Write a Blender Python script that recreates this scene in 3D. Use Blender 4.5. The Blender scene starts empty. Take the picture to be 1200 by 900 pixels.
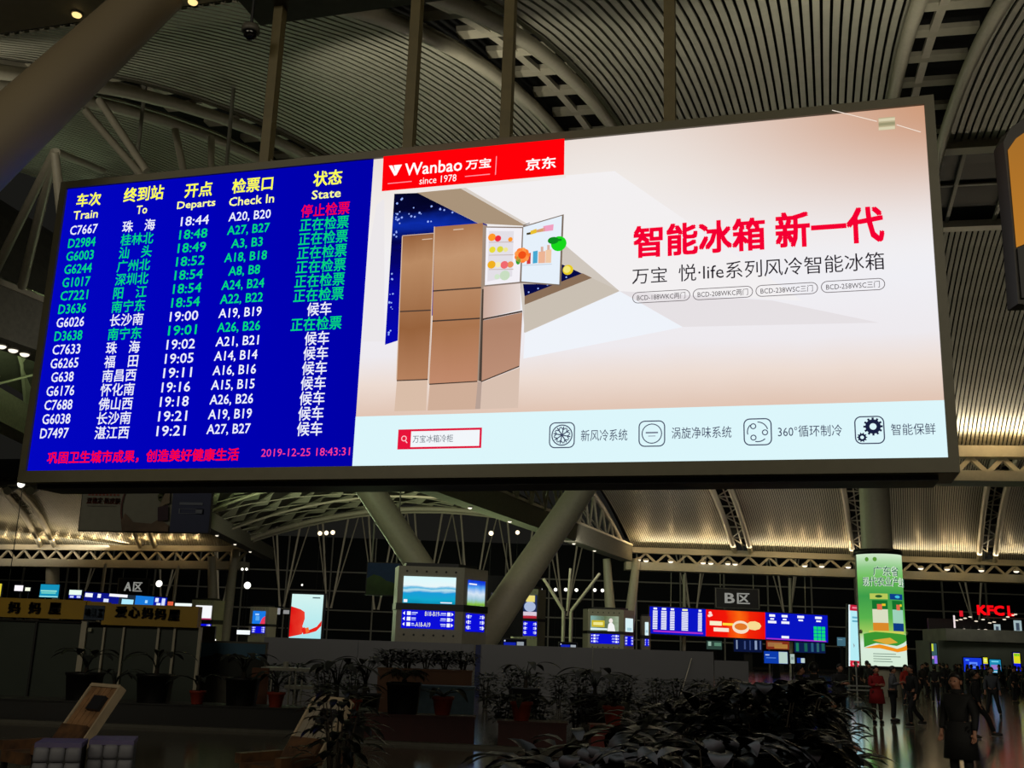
import bpy, bmesh, math, random
from math import sin, cos, tan, pi, radians, sqrt, atan2
from mathutils import Vector, Matrix
random.seed(7)
SC = bpy.context.scene
COL = SC.collection

# ---------------------------------------------------------------- camera
F_PX, PITCH, ROLL = 1236.78, 0.242954, 0.033248
CAM = Vector((0, 0, 1.95))
FWD = Vector((0, cos(PITCH), sin(PITCH)))
_R0 = Vector((1, 0, 0)); _U0 = Vector((0, -sin(PITCH), cos(PITCH)))
RGT = cos(ROLL) * _R0 + sin(ROLL) * _U0
UPV = -sin(ROLL) * _R0 + cos(ROLL) * _U0
cd = bpy.data.cameras.new('camera'); cam = bpy.data.objects.new('camera', cd); COL.objects.link(cam)
cd.sensor_width = 36.0; cd.lens = 36.0 * F_PX / 1200.0; cd.clip_end = 1000; cd.clip_start = 0.1
Mx = Matrix((RGT, UPV, -FWD)).transposed().to_4x4(); Mx.translation = CAM
cam.matrix_world = Mx
SC.camera = cam

# ---------------------------------------------------------------- world, exposure
SC.view_settings.view_transform = 'Standard'; SC.view_settings.look = 'None'
SC.view_settings.exposure = 0.0; SC.view_settings.gamma = 1.0
try: SC.view_settings.use_curve_mapping = False
except Exception: pass
wd = bpy.data.worlds.new('night'); SC.world = wd; wd.use_nodes = True
wd.node_tree.nodes['Background'].inputs[0].default_value = (0.80, 0.78, 0.66, 1)
wd.node_tree.nodes['Background'].inputs[1].default_value = 0.011
SC.cycles.use_denoising = True
SC.cycles.max_bounces = 5; SC.cycles.diffuse_bounces = 2; SC.cycles.glossy_bounces = 3

WARM = (1.0, 0.70, 0.34); SOFT = (1.0, 0.86, 0.62); GREEN = (0.80, 1.0, 0.55)
def area(name, loc, aim, sx, sy, power, col):
    l = bpy.data.lights.new(name, 'AREA'); l.shape = 'RECTANGLE'; l.size = sx; l.size_y = sy; l.energy = power; l.color = col
    o = bpy.data.objects.new(name, l); COL.objects.link(o); o.location = loc
    o.rotation_euler = (Vector(aim) - Vector(loc)).to_track_quat('-Z', 'Y').to_euler(); return o
def point(name, loc, power, col, r=0.12):
    l = bpy.data.lights.new(name, 'POINT'); l.energy = power; l.color = col; l.shadow_soft_size = r
    o = bpy.data.objects.new(name, l); COL.objects.link(o); o.location = loc; return o
# long uplight troughs that the roof girders carry
# long uplight troughs that the roof girders carry, all facing straight up
area('uplight_trough_middle', (14, 56.0, 13.3), (13.7, 54, 20), 38, 0.4, 1000, (1.0, 0.88, 0.66))
area('uplight_trough_far', (46, 119.4, 13.5), (46, 117, 20), 62, 0.4, 750, (1.0, 0.82, 0.54))
area('uplight_trough_west', (-54, 141.5, 13.6), (-53.5, 139, 20), 38, 0.4, 420, (1.0, 0.80, 0.52))
area('uplight_nave', (-25.9, 84, 13.1), (-22.4, 84, 17.5), 1.0, 60, 15000, GREEN)
area('uplight_nave_near', (-22.6, 42, 12.9), (-20.5, 43, 18), 1.0, 22, 2600, GREEN)
area('nave_fill', (-8, 88, 13.0), (-8, 88, 20), 1.0, 28, 2200, SOFT)  # added fill floating clear of the girders, brightens the lattice fins
area('far_fill', (6, 98, 11.3), (6, 118, 6), 60, 0.6, 900, (1.0, 0.93, 0.78))  # added fill, no fixture; lifts the fronts of far columns and kiosks
# added fill lights without fixtures
area('front_fill', (8, -12, 15), (0, 14, 6), 22, 6, 1700, (1.0, 0.90, 0.70))  # invented warm front fill behind the viewer, for board frame and posts
area('west_fill', (-17, -5, 14.5), (-10, 27, 3), 12, 5, 950, (1.0, 0.90, 0.68))  # added to brighten the hanging banner and yellow fascia
area('middle_fill', (0, 31, 11.6), (0, 45, 1), 26, 2, 430, (1.0, 0.95, 0.88))  # added overhead fill that raises the grey hoarding
area('facade_fill', (0, 143, 13.5), (0, 160, 8), 150, 1.0, 1700, (1.0, 0.92, 0.74))  # unseen wash put in so the facade masts show
area('shop_wall_fill', (40, 86.5, 5.6), (41, 90, 2.5), 8, 0.4, 40, (1.0, 0.95, 0.8))  # added fill in front of the shop wall, which was too dark
# floodlights on the back of the board, washing the ceiling above it
def flood(name, loc, aim, power, col, ang=75, r=0.25):
    l = bpy.data.lights.new(name, 'SPOT'); l.energy = power; l.color = col; l.spot_size = radians(ang); l.spot_blend = 0.9; l.shadow_soft_size = r
    o = bpy.data.objects.new(name, l); COL.objects.link(o); o.location = loc
    o.rotation_euler = (Vector(aim) - Vector(loc)).to_track_quat('-Z', 'Y').to_euler(); return o
flood('west_vault_fill', (-11.5, 17.5, 9.5), (-12.5, 22, 16), 420, (1.0, 0.93, 0.76), 110)  # added fill for the dark west end of the vault, apart from the board
for x, y, p in ((-3.6, 19.2, 1500), (-0.6, 18.2, 900), (4.4, 16.6, 800), (6.2, 16.2, 800), (2.0, 17.4, 160), (8.6, 15.4, 200)):
    flood('board_floodlight', (x, y, 8.2), (x + 1.4, y + 5.5, 17), p, (1.0, 0.95, 0.76), 50)

# ---------------------------------------------------------------- helpers
def lin(c):
    return tuple((v / 12.92 if v <= 0.04045 else ((v + 0.055) / 1.055) ** 2.4) for v in c)
def rgb(h):
    if isinstance(h, str): h = (int(h[0:2], 16) / 255, int(h[2:4], 16) / 255, int(h[4:6], 16) / 255)
    return lin(h)
_M = {}
def mat(name, h, rough=0.6, metal=0.0, var=0.12, scale=6.0, bump=0.0, spec=0.5):
    if name in _M: return _M[name]
    m = bpy.data.materials.new(name); m.use_nodes = True; nt = m.node_tree; b = nt.nodes['Principled BSDF']
    c = rgb(h)
    tc = nt.nodes.new('ShaderNodeTexCoord'); nz = nt.nodes.new('ShaderNodeTexNoise'); nz.inputs['Scale'].default_value = scale; nz.inputs['Detail'].default_value = 3
    nt.links.new(tc.outputs['Object'], nz.inputs['Vector'])
    rp = nt.nodes.new('ShaderNodeValToRGB')
    rp.color_ramp.elements[0].position = 0.3; rp.color_ramp.elements[1].position = 0.7
    rp.color_ramp.elements[0].color = (*[max(0, v * (1 - var)) for v in c], 1); rp.color_ramp.elements[1].color = (*[min(1, v * (1 + var)) for v in c], 1)
    nt.links.new(nz.outputs['Fac'], rp.inputs[0]); nt.links.new(rp.outputs[0], b.inputs['Base Color'])
    b.inputs['Roughness'].default_value = rough; b.inputs['Metallic'].default_value = metal
    b.inputs['Specular IOR Level'].default_value = spec
    if bump:
        bp = nt.nodes.new('ShaderNodeBump'); bp.inputs['Strength'].default_value = bump; bp.inputs['Distance'].default_value = 0.02
        nt.links.new(nz.outputs['Fac'], bp.inputs['Height']); nt.links.new(bp.outputs[0], b.inputs['Normal'])
    _M[name] = m; return m
def em(h, s=1.0):
    k = 'lit_%s_%g' % (h, s)
    if k in _M: return _M[k]
    m = bpy.data.materials.new(k); m.use_nodes = True; nt = m.node_tree
    nt.nodes.remove(nt.nodes['Principled BSDF']); e = nt.nodes.new('ShaderNodeEmission')
    e.inputs[0].default_value = (*rgb(h), 1); e.inputs[1].default_value = s
    nt.links.new(e.outputs[0], nt.nodes['Material Output'].inputs[0]); _M[k] = m; return m
def em_ramp(name, stops, axis='Z', s=1.0, noise=0.0, nscale=8.0, lines=0.0):
    """a lit picture whose colours run along one axis of the screen"""
    m = bpy.data.materials.new(name); m.use_nodes = True; nt = m.node_tree
    nt.nodes.remove(nt.nodes['Principled BSDF']); e = nt.nodes.new('ShaderNodeEmission')
    tc = nt.nodes.new('ShaderNodeTexCoord'); sp = nt.nodes.new('ShaderNodeSeparateXYZ'); nt.links.new(tc.outputs['Generated'], sp.inputs[0])
    rp = nt.nodes.new('ShaderNodeValToRGB'); out = sp.outputs[axis]
    if axis == 'D':
        pass
    if noise:
        nz = nt.nodes.new('ShaderNodeTexNoise'); nz.inputs['Scale'].default_value = nscale; nz.inputs['Detail'].default_value = 5
        nt.links.new(tc.outputs['Generated'], nz.inputs['Vector'])
        ma = nt.nodes.new('ShaderNodeMath'); ma.operation = 'MULTIPLY_ADD'; ma.inputs[1].default_value = noise
        nt.links.new(nz.outputs['Fac'], ma.inputs[0])
        sb = nt.nodes.new('ShaderNodeMath'); sb.operation = 'SUBTRACT'; sb.inputs[1].default_value = noise / 2
        nt.links.new(out, sb.inputs[0]); nt.links.new(sb.outputs[0], ma.inputs[2]); out = ma.outputs[0]
    nt.links.new(out, rp.inputs[0])
    el = rp.color_ramp.elements
    while len(el) < len(stops): el.new(0.5)
    for q, (p, h) in zip(el, stops): q.position = p; q.color = (*rgb(h), 1)
    nt.links.new(rp.outputs[0], e.inputs[0]); e.inputs[1].default_value = s
    nt.links.new(e.outputs[0], nt.nodes['Material Output'].inputs[0]); return m

def ray(px, py): return FWD + RGT * ((px - 600) / F_PX) - UPV * ((py - 450) / F_PX)
def at_z(px, py, z): d = ray(px, py); return CAM + d * ((z - CAM.z) / d.z)
def at_y(px, py, y): d = ray(px, py); return CAM + d * (y / d.y)
def lerp(a, b, t): return a + (b - a) * t

def tag(o, label, cat, group=None):
    o['label'] = label; o['category'] = cat
    if group: o['group'] = group
    return o
def struct(o): o['kind'] = 'structure'; return o
def thing(name, label, cat, loc=(0, 0, 0), rz=0.0, group=None):
    o = bpy.data.objects.new(name, None); COL.objects.link(o); o.empty_display_size = 0.1
    o.location = loc; o.rotation_euler = (0, 0, rz); return tag(o, label, cat, group)
def dup(root, loc, rz=None, label=None, sc=None):
    r = root.copy(); COL.objects.link(r); r.location = loc
    if rz is not None: r.rotation_euler = (root.rotation_euler[0], root.rotation_euler[1], rz)
    if sc is not None: r.scale = (sc, sc, sc)
    if label: r['label'] = label
    for ch in list(root.children):
        c = ch.copy(); COL.objects.link(c); c.parent = r
        for g in list(ch.children):
            d = g.copy(); COL.objects.link(d); d.parent = c
    return r

class MB:
    def __init__(s): s.v = []; s.f = []; s.mi = []; s.mats = []; s.sm = []
    def _m(s, m):
        if m not in s.mats: s.mats.append(m)
        return s.mats.index(m)
    def add(s, vs, fs, m, smooth=False):
        o = len(s.v); k = s._m(m)
        s.v += [tuple(v) for v in vs]
        for f in fs: s.f.append(tuple(i + o for i in f)); s.mi.append(k); s.sm.append(smooth)
    def box(s, c, d, m, rz=0.0, M=None):
        x, y, z = d[0] / 2, d[1] / 2, d[2] / 2
        vs = [Vector((a * x, b * y, e * z)) for a in (-1, 1) for b in (-1, 1) for e in (-1, 1)]
        if rz: vs = [Matrix.Rotation(rz, 3, 'Z') @ v for v in vs]
        if M is not None: vs = [M @ v for v in vs]
        s.add([v + Vector(c) for v in vs], [(0, 1, 3, 2), (4, 6, 7, 5), (0, 4, 5, 1), (2, 3, 7, 6), (0, 2, 6, 4), (1, 5, 7, 3)], m)
    def beam(s, p, q, w, h, m, up=Vector((0, 0, 1))):
        p, q = Vector(p), Vector(q); d = (q - p).normalized(); sd = d.cross(up)
        if sd.length < 1e-4: sd = Vector((1, 0, 0))
        sd.normalize(); u = sd.cross(d)
        vs = [e + sd * (a * w / 2) + u * (b * h / 2) for e in (p, q) for a, b in ((-1, -1), (1, -1), (1, 1), (-1, 1))]
        s.add(vs, [(0, 1, 2, 3), (7, 6, 5, 4), (0, 4, 5, 1), (1, 5, 6, 2), (2, 6, 7, 3), (3, 7, 4, 0)], m)
    def tube(s, p, q, r0, r1, m, n=10, caps=True):
        s.path([p, q], [r0, r1], m, n, caps)
    def path(s, pts, rs, m, n=8, caps=True):
        pts = [Vector(p) for p in pts]; k = len(pts); vs = []; fs = []
        if not hasattr(rs, '__len__'): rs = [rs] * k
        ref = None
        for i, p in enumerate(pts):
            d = (pts[min(i + 1, k - 1)] - pts[max(i - 1, 0)]).normalized()
            if ref is None: ref = Vector((0, 0, 1)) if abs(d.z) < 0.9 else Vector((1, 0, 0))
            a = d.cross(ref); a = a.normalized() if a.length > 1e-5 else d.orthogonal().normalized()
            b = a.cross(d); ref = b
            vs += [p + (a * cos(2 * pi * j / n) + b * sin(2 * pi * j / n)) * rs[i] for j in range(n)]
        for i in range(k - 1):
            for j in range(n): fs.append((i * n + j, i * n + (j + 1) % n, (i + 1) * n + (j + 1) % n, (i + 1) * n + j))
        s.add(vs, fs, m, True)
        if caps: s.add(vs[:n], [tuple(range(n))[::-1]], m); s.add(vs[-n:], [tuple(range(n))], m)
    def lathe(s, prof, m, n=20, c=(0, 0, 0)):
        vs = []; fs = []
        for r, z in prof: vs += [Vector((c[0] + r * cos(2 * pi * j / n), c[1] + r * sin(2 * pi * j / n), c[2] + z)) for j in range(n)]
        for i in range(len(prof) - 1):
            for j in range(n): fs.append((i * n + j, i * n + (j + 1) % n, (i + 1) * n + (j + 1) % n, (i + 1) * n + j))
        s.add(vs, fs, m, True)
        s.add(vs[:n], [tuple(range(n))[::-1]], m); s.add(vs[-n:], [tuple(range(n))], m)
    def ball(s, c, r, m, n=10, k=6):
        r = r if hasattr(r, '__len__') else (r, r, r)
        vs = [Vector((c[0], c[1], c[2] - r[2]))]; fs = []
        for i in range(1, k):
            a = -pi / 2 + pi * i / k
            vs += [Vector((c[0] + r[0] * cos(a) * cos(2 * pi * j / n), c[1] + r[1] * cos(a) * sin(2 * pi * j / n), c[2] + r[2] * sin(a))) for j in range(n)]
        vs.append(Vector((c[0], c[1], c[2] + r[2])))
        for j in range(n):
            fs.append((0, 1 + (j + 1) % n, 1 + j)); fs.append((len(vs) - 1, 1 + (k - 2) * n + j, 1 + (k - 2) * n + (j + 1) % n))
        for i in range(k - 2):
            for j in range(n): fs.append((1 + i * n + j, 1 + i * n + (j + 1) % n, 1 + (i + 1) * n + (j + 1) % n, 1 + (i + 1) * n + j))
        s.add(vs, fs, m, True)
    def mesh(s, name):
        me = bpy.data.meshes.new(name); me.from_pydata(s.v, [], s.f)
        for m in s.mats: me.materials.append(m)
        me.polygons.foreach_set('material_index', s.mi); me.polygons.foreach_set('use_smooth', s.sm); me.update(); return me
    def build(s, name, parent=None):
        o = bpy.data.objects.new(name, s.mesh(name)); COL.objects.link(o)
        if parent is not None: o.parent = parent
        return o

_T = {}
def text_geo(s):
    k = s
    if k not in _T:
        cu = bpy.data.curves.new('lettering', 'FONT'); cu.body = s; cu.resolution_u = 2
        o = bpy.data.objects.new('lettering', cu); COL.objects.link(o)
        dg = bpy.context.evaluated_depsgraph_get(); me = bpy.data.meshes.new_from_object(o.evaluated_get(dg))
        vs = [v.co.copy() for v in me.vertices]; fs = [tuple(p.vertices) for p in me.polygons]
        bpy.data.objects.remove(o); bpy.data.curves.remove(cu); bpy.data.meshes.remove(me)
        x0 = min(v.x for v in vs); x1 = max(v.x for v in vs); y0 = min(v.y for v in vs); y1 = max(v.y for v in vs)
        _T[k] = ([((v.x - x0) / (x1 - x0), (y1 - v.y) / (y1 - y0)) for v in vs], fs)
    return _T[k]

class Face:
    """a flat (or drum-shaped) display face in the local space of its thing: x right, z up, viewer at -y"""
    EPS = 0.012
    def __init__(s, x0, ztop, w, h, y=0.0, drum=None, M=None, eps=None):
        s.x0, s.zt, s.w, s.h, s.y, s.drum, s.M = x0, ztop, w, h, y, drum, M
        s.eps = eps or Face.EPS; s.mb = MB()
    def P(s, a, b, l=0):
        x = s.x0 + a; z = s.zt - b; y = s.y - l * s.eps
        if s.drum:
            r = s.drum + l * s.eps; v = Vector((r * sin(x / s.drum), -r * cos(x / s.drum), z))
        else: v = Vector((x, y, z))
        return s.M @ v if s.M is not None else v
    def poly(s, pts, m, l=1, mb=None):
        if s.drum and max(p[0] for p in pts) - min(p[0] for p in pts) > 0.045:
            def clip(ps, a, sg):
                o = []
                for i in range(len(ps)):
                    p, q = ps[i - 1], ps[i]; ip, iq = (p[0] - a) * sg >= 0, (q[0] - a) * sg >= 0
                    if ip != iq: u = (a - p[0]) / (q[0] - p[0]); o.append((a, p[1] + (q[1] - p[1]) * u))
                    if iq: o.append(q)
                return o
            lo, hi = min(p[0] for p in pts), max(p[0] for p in pts); n = int((hi - lo) / 0.04) + 1
            for k in range(n):
                c = clip(clip(list(pts), lerp(lo, hi, k / n), 1), lerp(lo, hi, (k + 1) / n), -1)
                if len(c) > 2: (mb or s.mb).add([s.P(a, b, l) for a, b in c], [tuple(range(len(c)))[::-1]], m)
            return
        (mb or s.mb).add([s.P(a, b, l) for a, b in pts], [tuple(range(len(pts)))[::-1]], m)
    def rect(s, a0, b0, a1, b1, m, l=1, mb=None):
        n = 14 if s.drum else 1
        for i in range(n):
            u0 = lerp(a0, a1, i / n); u1 = lerp(a0, a1, (i + 1) / n)
            s.poly([(u0, b0), (u1, b0), (u1, b1), (u0, b1)], m, l, mb)
    def disc(s, a, b, r, m, l=1, mb=None, n=20, ry=None):
        s.poly([(a + r * cos(2 * pi * k / n), b + (ry or r) * sin(2 * pi * k / n)) for k in range(n)], m, l, mb)
    def ring(s, a, b, r, t, m, l=1, mb=None, n=24, k0=0, k1=None):
        for k in range(k0, k1 if k1 is not None else n):
            t0, t1 = 2 * pi * k / n, 2 * pi * (k + 1) / n
            s.poly([(a + q * cos(t), b + q * sin(t)) for q, t in ((r, t0), (r, t1), (r - t, t1), (r - t, t0))], m, l, mb)
    def frame(s, a0, b0, a1, b1, t, m, l=1, mb=None):
        s.rect(a0, b0, a1, b0 + t, m, l, mb); s.rect(a0, b1 - t, a1, b1, m, l, mb)
        s.rect(a0, b0 + t, a0 + t, b1 - t, m, l, mb); s.rect(a1 - t, b0 + t, a1, b1 - t, m, l, mb)
    def rounded(s, a0, b0, a1, b1, r, t, m, l=1, mb=None):
        o = []; i = []
        for cx, cy, q in ((a1 - r, b0 + r, -90), (a1 - r, b1 - r, 0), (a0 + r, b1 - r, 90), (a0 + r, b0 + r, 180)):
            for k in range(6):
                g = radians(q + 90 * k / 5); o.append((cx + r * cos(g), cy + r * sin(g))); i.append((cx + (r - t) * cos(g), cy + (r - t) * sin(g)))
        for k in range(len(o)):
            j = (k + 1) % len(o); s.poly([o[k], o[j], i[j], i[k]], m, l, mb)
    def text(s, st, a0, b0, a1, b1, m, l=2, bold=0.0, mb=None):
        vs, fs = text_geo(st)
        d = bold * abs(b1 - b0)
        for dx, dy in ([(0, 0)] if not bold else [(-d, -d), (d, -d), (-d, d), (d, d), (0, 0)]):
            (mb or s.mb).add([s.P(lerp(a0, a1, u) + dx, lerp(b0, b1, v) + dy, l) for u, v in vs], fs, m)
    def line(s, a0, b0, a1, b1, t, m, l=2, mb=None):
        d = sqrt((a1 - a0) ** 2 + (b1 - b0) ** 2); nx, ny = -(b1 - b0) / d * t / 2, (a1 - a0) / d * t / 2
        s.poly([(a0 + nx, b0 + ny), (a0 - nx, b0 - ny), (a1 - nx, b1 - ny), (a1 + nx, b1 + ny)][::-1], m, l, mb)
    def build(s, name, parent): o = s.mb.build(name, parent); s.mb = MB(); return o

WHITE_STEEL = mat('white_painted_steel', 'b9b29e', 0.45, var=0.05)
GREY_STEEL = mat('grey_painted_steel', '8a887c', 0.5, var=0.06)
DARK_STEEL = mat('dark_painted_steel', '4a473e', 0.55)
BLACK = mat('black_metal', '0d0d0d', 0.5)
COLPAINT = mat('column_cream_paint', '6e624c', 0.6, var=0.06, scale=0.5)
SLAT = mat('ceiling_slat', 'a8a594', 0.42, var=0.06, scale=2)
DECK = mat('roof_deck', '060606', 0.9)
GLASS = mat('dark_night_glazing', '0c1113', 0.45, spec=0.08)

# ---------------------------------------------------------------- the hall: floor and far walls
def floor_material():
    m = bpy.data.materials.new('polished_stone_tiles'); m.use_nodes = True; nt = m.node_tree; b = nt.nodes['Principled BSDF']
    tc = nt.nodes.new('ShaderNodeTexCoord'); br = nt.nodes.new('ShaderNodeTexBrick'); mp = nt.nodes.new('ShaderNodeMapping')
    mp.inputs['Rotation'].default_value = (0, 0, radians(14))
    nt.links.new(tc.outputs['Object'], mp.inputs[0]); nt.links.new(mp.outputs[0], br.inputs['Vector'])
    br.offset = 0.0; br.inputs['Scale'].default_value = 1.0; br.inputs['Brick Width'].default_value = 1.0; br.inputs['Row Height'].default_value = 1.0
    br.inputs['Mortar Size'].default_value = 0.006
    br.inputs['Color1'].default_value = (*rgb('5a5448'), 1); br.inputs['Color2'].default_value = (*rgb('544e43'), 1); br.inputs['Mortar'].default_value = (*rgb('2a2723'), 1)
    nz = nt.nodes.new('ShaderNodeTexNoise'); nz.inputs['Scale'].default_value = 1.3; nt.links.new(tc.outputs['Object'], nz.inputs['Vector'])
    bp = nt.nodes.new('ShaderNodeBump'); bp.inputs['Strength'].default_value = 0.05; bp.inputs['Distance'].default_value = 0.02
    nt.links.new(nz.outputs['Fac'], bp.inputs['Height']); nt.links.new(bp.outputs[0], b.inputs['Normal'])
    nt.links.new(br.outputs['Color'], b.inputs['Base Color']); b.inputs['Roughness'].default_value = 0.12
    b.inputs['Specular IOR Level'].default_value = 0.7
    return m
f = MB(); f.box((0, 80, -0.15), (300, 200, 0.3), floor_material()); struct(f.build('floor'))
w = MB(); w.box((0, 172, 9), (300, 0.4, 18), GLASS); struct(w.build('wall_far'))
w = MB()
for x in range(-140, 141, 7): w.box((x, 171.6, 9), (0.22, 0.3, 18), GREY_STEEL)
for z in (3.5, 6.5, 9.5, 12.5): w.box((0, 171.5, z), (290, 0.25, 0.2), GREY_STEEL)
struct(w.build('trim_facade_mullions'))

# ---------------------------------------------------------------- roof
def g0(x, z=12.5): return Vector((x, 14.6 - 0.287 * x, z))
def g1(x, z=13.2): return Vector((x, 59.6 - 0.14 * x, z))
def g2(x, z=13.3): return Vector((x, 121.2 + 0.012 * (x - 13.8), z))
def arc(a, b, R, t): p = lerp(a, b, t); p.z += R * 4 * t * (1 - t); return p
def bay(A0, B0, A1, B1, R, n, skip=None, gap0=0.85, gap1=0.85, seg=22, fill=0.68):
    """a bay of ceiling slats between two arch ribs, each slat a bent strip"""
    def inset(A, B):
        d = (B - A).normalized(); return A + d * gap0, B - d * gap1
    A0, B0 = inset(A0, B0); A1, B1 = inset(A1, B1); mb = MB()
    ranges = [(0, 1)] if not skip else [(0, skip[0]), (skip[1], 1)]
    for (ta, tb) in ranges:
        k = max(4, int(seg * (tb - ta)))
        for i in range(n):
            s0, s1 = (i + 0.5 - fill / 2) / n, (i + 0.5 + fill / 2) / n
            vs = []; fs = []
            for j in range(k + 1):
                t = lerp(ta, tb, j / k)
                p = arc(lerp(A0, B0, s0), lerp(A1, B1, s0), R, t); q = arc(lerp(A0, B0, s1), lerp(A1, B1, s1), R, t)
                up = Vector((0, 0, 0.05)); vs += [p, q, q + up, p + up]
            for j in range(k):
                o = 4 * j
                for e in range(4): fs.append((o + e, o + (e + 1) % 4, o + 4 + (e + 1) % 4, o + 4 + e))
            mb.add(vs, fs, SLAT)
    struct(mb.build('ceiling'))
    if skip:
        mb = MB(); k = 4
        for j in range(k):
            t0, t1 = lerp(skip[0], skip[1], j / k), lerp(skip[0], skip[1], (j + 1) / k)
            mb.add([arc(A0, A1, R, t0) , arc(B0, B1, R, t0), arc(B0, B1, R, t1), arc(A0, A1, R, t1)], [(0, 1, 2, 3)], GLASS)
        for t in skip: mb.beam(arc(A0, A1, R, t) - Vector((0, 0, 0.1)), arc(B0, B1, R, t) - Vector((0, 0, 0.1)), 0.5, 0.3, WHITE_STEEL)
        tm = (skip[0] + skip[1]) / 2; mb.beam(arc(A0, A1, R, tm), arc(B0, B1, R, tm), 0.15, 0.15, GREY_STEEL)
        for s in (0.1, 0.3, 0.5, 0.7, 0.9):
            mb.beam(arc(lerp(A0, B0, s), lerp(A1, B1, s), R, skip[0]), arc(lerp(A0, B0, s), lerp(A1, B1, s), R, skip[1]), 0.12, 0.14, GREY_STEEL)
        struct(mb.build('window_skylight'))
def deck(A0, B0, A1, B1, R, lift=0.9, seg=20):
    mb = MB(); vs = []
    for j in range(seg + 1):
        t = j / seg
        for P, Q in ((A0, A1), (B0, B1)):
            p = arc(P, Q, R, t); p.z += lift; vs.append(p)
    mb.add(vs, [(2 * j, 2 * j + 1, 2 * j + 3, 2 * j + 2) for j in range(seg)], DECK); struct(mb.build('ceiling_deck'))
def rib(P, Q, R, du=(1, 0), half=0.85, r=0.17, seg=22, drop=0.25, plain=False):
    """two arch tubes with ladder braces between them"""
    mb = MB(); u = Vector((du[0], du[1], 0)).normalized() * half; L = []; Rr = []
    for j in range(seg + 1):
        p = arc(P, Q, R, j / seg); p.z -= drop; L.append(p - u); Rr.append(p + u)
    mb.path(L, r, WHITE_STEEL, 8); mb.path(Rr, r, WHITE_STEEL, 8)
    Z = Vector((0, 0, 0.45))
    for j in range(seg):
        mb.beam(L[j] + Z, Rr[j] + Z, 0.34 if plain else 0.14, 0.14, WHITE_STEEL)
        if plain: mb.beam((L[j] * 0.6 + Rr[j] * 0.4) + Z, (L[j + 1] * 0.6 + Rr[j + 1] * 0.4) + Z, 0.2, 0.12, WHITE_STEEL); continue
        m0 = (L[j] + Rr[j]) / 2 + Z; m1 = (L[j + 1] + Rr[j + 1]) / 2 + Z; mb.beam(m0, m1, 0.12, 0.12, WHITE_STEEL)
        a, b = (L[j], Rr[j + 1]) if j % 2 else (Rr[j], L[j + 1]); mb.beam(a + Z, b + Z, 0.1, 0.1, WHITE_STEEL)
    struct(mb.build('trim_arch_rib'))
R1, R2 = 5.5, 5.6
X0 = [-24, -12.5, -2.5, 7, 17]; X1 = [-8, 1, 11, 20.5, 30.5]
for i in range(4):
    bay(g0(X0[i]), g0(X0[i + 1]), g1(X1[i]), g1(X1[i + 1]), R1, int((X0[i + 1] - X0[i] - 1.7) / 0.205), skip=(0.43, 0.58))
deck(g0(-24), g0(17), g1(-8), g1(30.5), R1)
for i in (1, 2, 3, 4): rib(g0(X0[i]), g1(X1[i]), R1, (0.96, -0.2), plain=True)
Y1 = [-6, 6, 17.5, 29.5, 41]; Y2 = [13.5, 27, 40.5, 55, 69]
for i in range(4):
    bay(g1(Y1[i]), g1(Y1[i + 1]), g2(Y2[i]), g2(Y2[i + 1]), R2, int((Y2[i + 1] - Y2[i] - 1.7) / 0.235), gap0=0.8, gap1=0.8)
deck(g1(-6), g1(41), g2(13.5), g2(69), R2)
for i in range(1, 5): rib(g1(Y1[i]), g2(Y2[i]), R2, (1, -0.05), half=0.9, r=0.3)

def girder(P, Q, chord=0.6, lace=0.85, low=0.55, wide=2.0, step=1.15, m=WHITE_STEEL, lights=None):
    """top chord, zig-zag lacing and a box bottom chord"""
    mb = MB(); d = Q - P; n = max(2, int(d.length / step))
    z = Vector((0, 0, 1)); mb.beam(P - z * chord / 2, Q - z * chord / 2, 0.9, chord, m)
    b = chord + lace + low / 2; mb.beam(P - z * b, Q - z * b, wide, low, m)
    for i in range(n):
        a0, a1 = P + d * (i / n), P + d * ((i + 1) / n); mid = (a0 + a1) / 2
        mb.beam(a0 - z * chord, mid - z * (chord + lace), 0.3, 0.24, m); mb.beam(mid - z * (chord + lace), a1 - z * chord, 0.3, 0.24, m)
    return struct(mb.build('trim_girder'))
girder(g1(-6), g1(46), step=1.6)
girder(g2(13.5), g2(84), chord=0.65, lace=1.05, low=0.9, step=2.3)
WA, WB = Vector((-84, 152.2, 13.3)), Vector((-33.5, 137.7, 13.3))
girder(WA, WB, chord=0.7, lace=1.3, low=1.0, step=2.6)
# girder over the board, with its row of downlights
gm = MB(); gm.beam(g0(-24, 12.3) - Vector((0, 1.3, 0)), g0(-5.0, 12.3) - Vector((0, 1.3, 0)), 1.0, 0.6, WHITE_STEEL); struct(gm.build('trim_girder'))

# nave roof between two long box girders
N1 = lambda s: lerp(Vector((-22.5, 21, 12.2)), Vector((13.5, 119.5, 12.4)), s)
N2 = lambda s: lerp(Vector((-24.2, 40, 12.2)), Vector((-30.5, 137, 12.4)), s)
MATTE = mat('matte_grey_steel', '7c7a6e', 0.9, spec=0.1)
nb = MB(); nb.beam(N1(0), N1(1), 1.3, 1.7, MATTE); nb.beam(N1(0) + Vector((0, 0, 0.95)), N1(1) + Vector((0, 0, 0.95)), 1.5, 0.2, WHITE_STEEL); struct(nb.build('trim_nave_girder'))
nb = MB(); nb.beam(N2(0), N2(1), 1.3, 1.5, MATTE); struct(nb.build('trim_nave_girder'))
def nav(y, t, lift=0.0):
    s1 = (y - 21) / 98.5; s2 = (y - 40) / 97.0
    p = lerp(N2(s2), N1(s1), t); p.z = 13.1 + 4.2 * 4 * t * (1 - t) + lift; return p
FIN = mat('pale_roof_fin', 'b4b49c', 0.55, var=0.05)
nb = MB()
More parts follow.
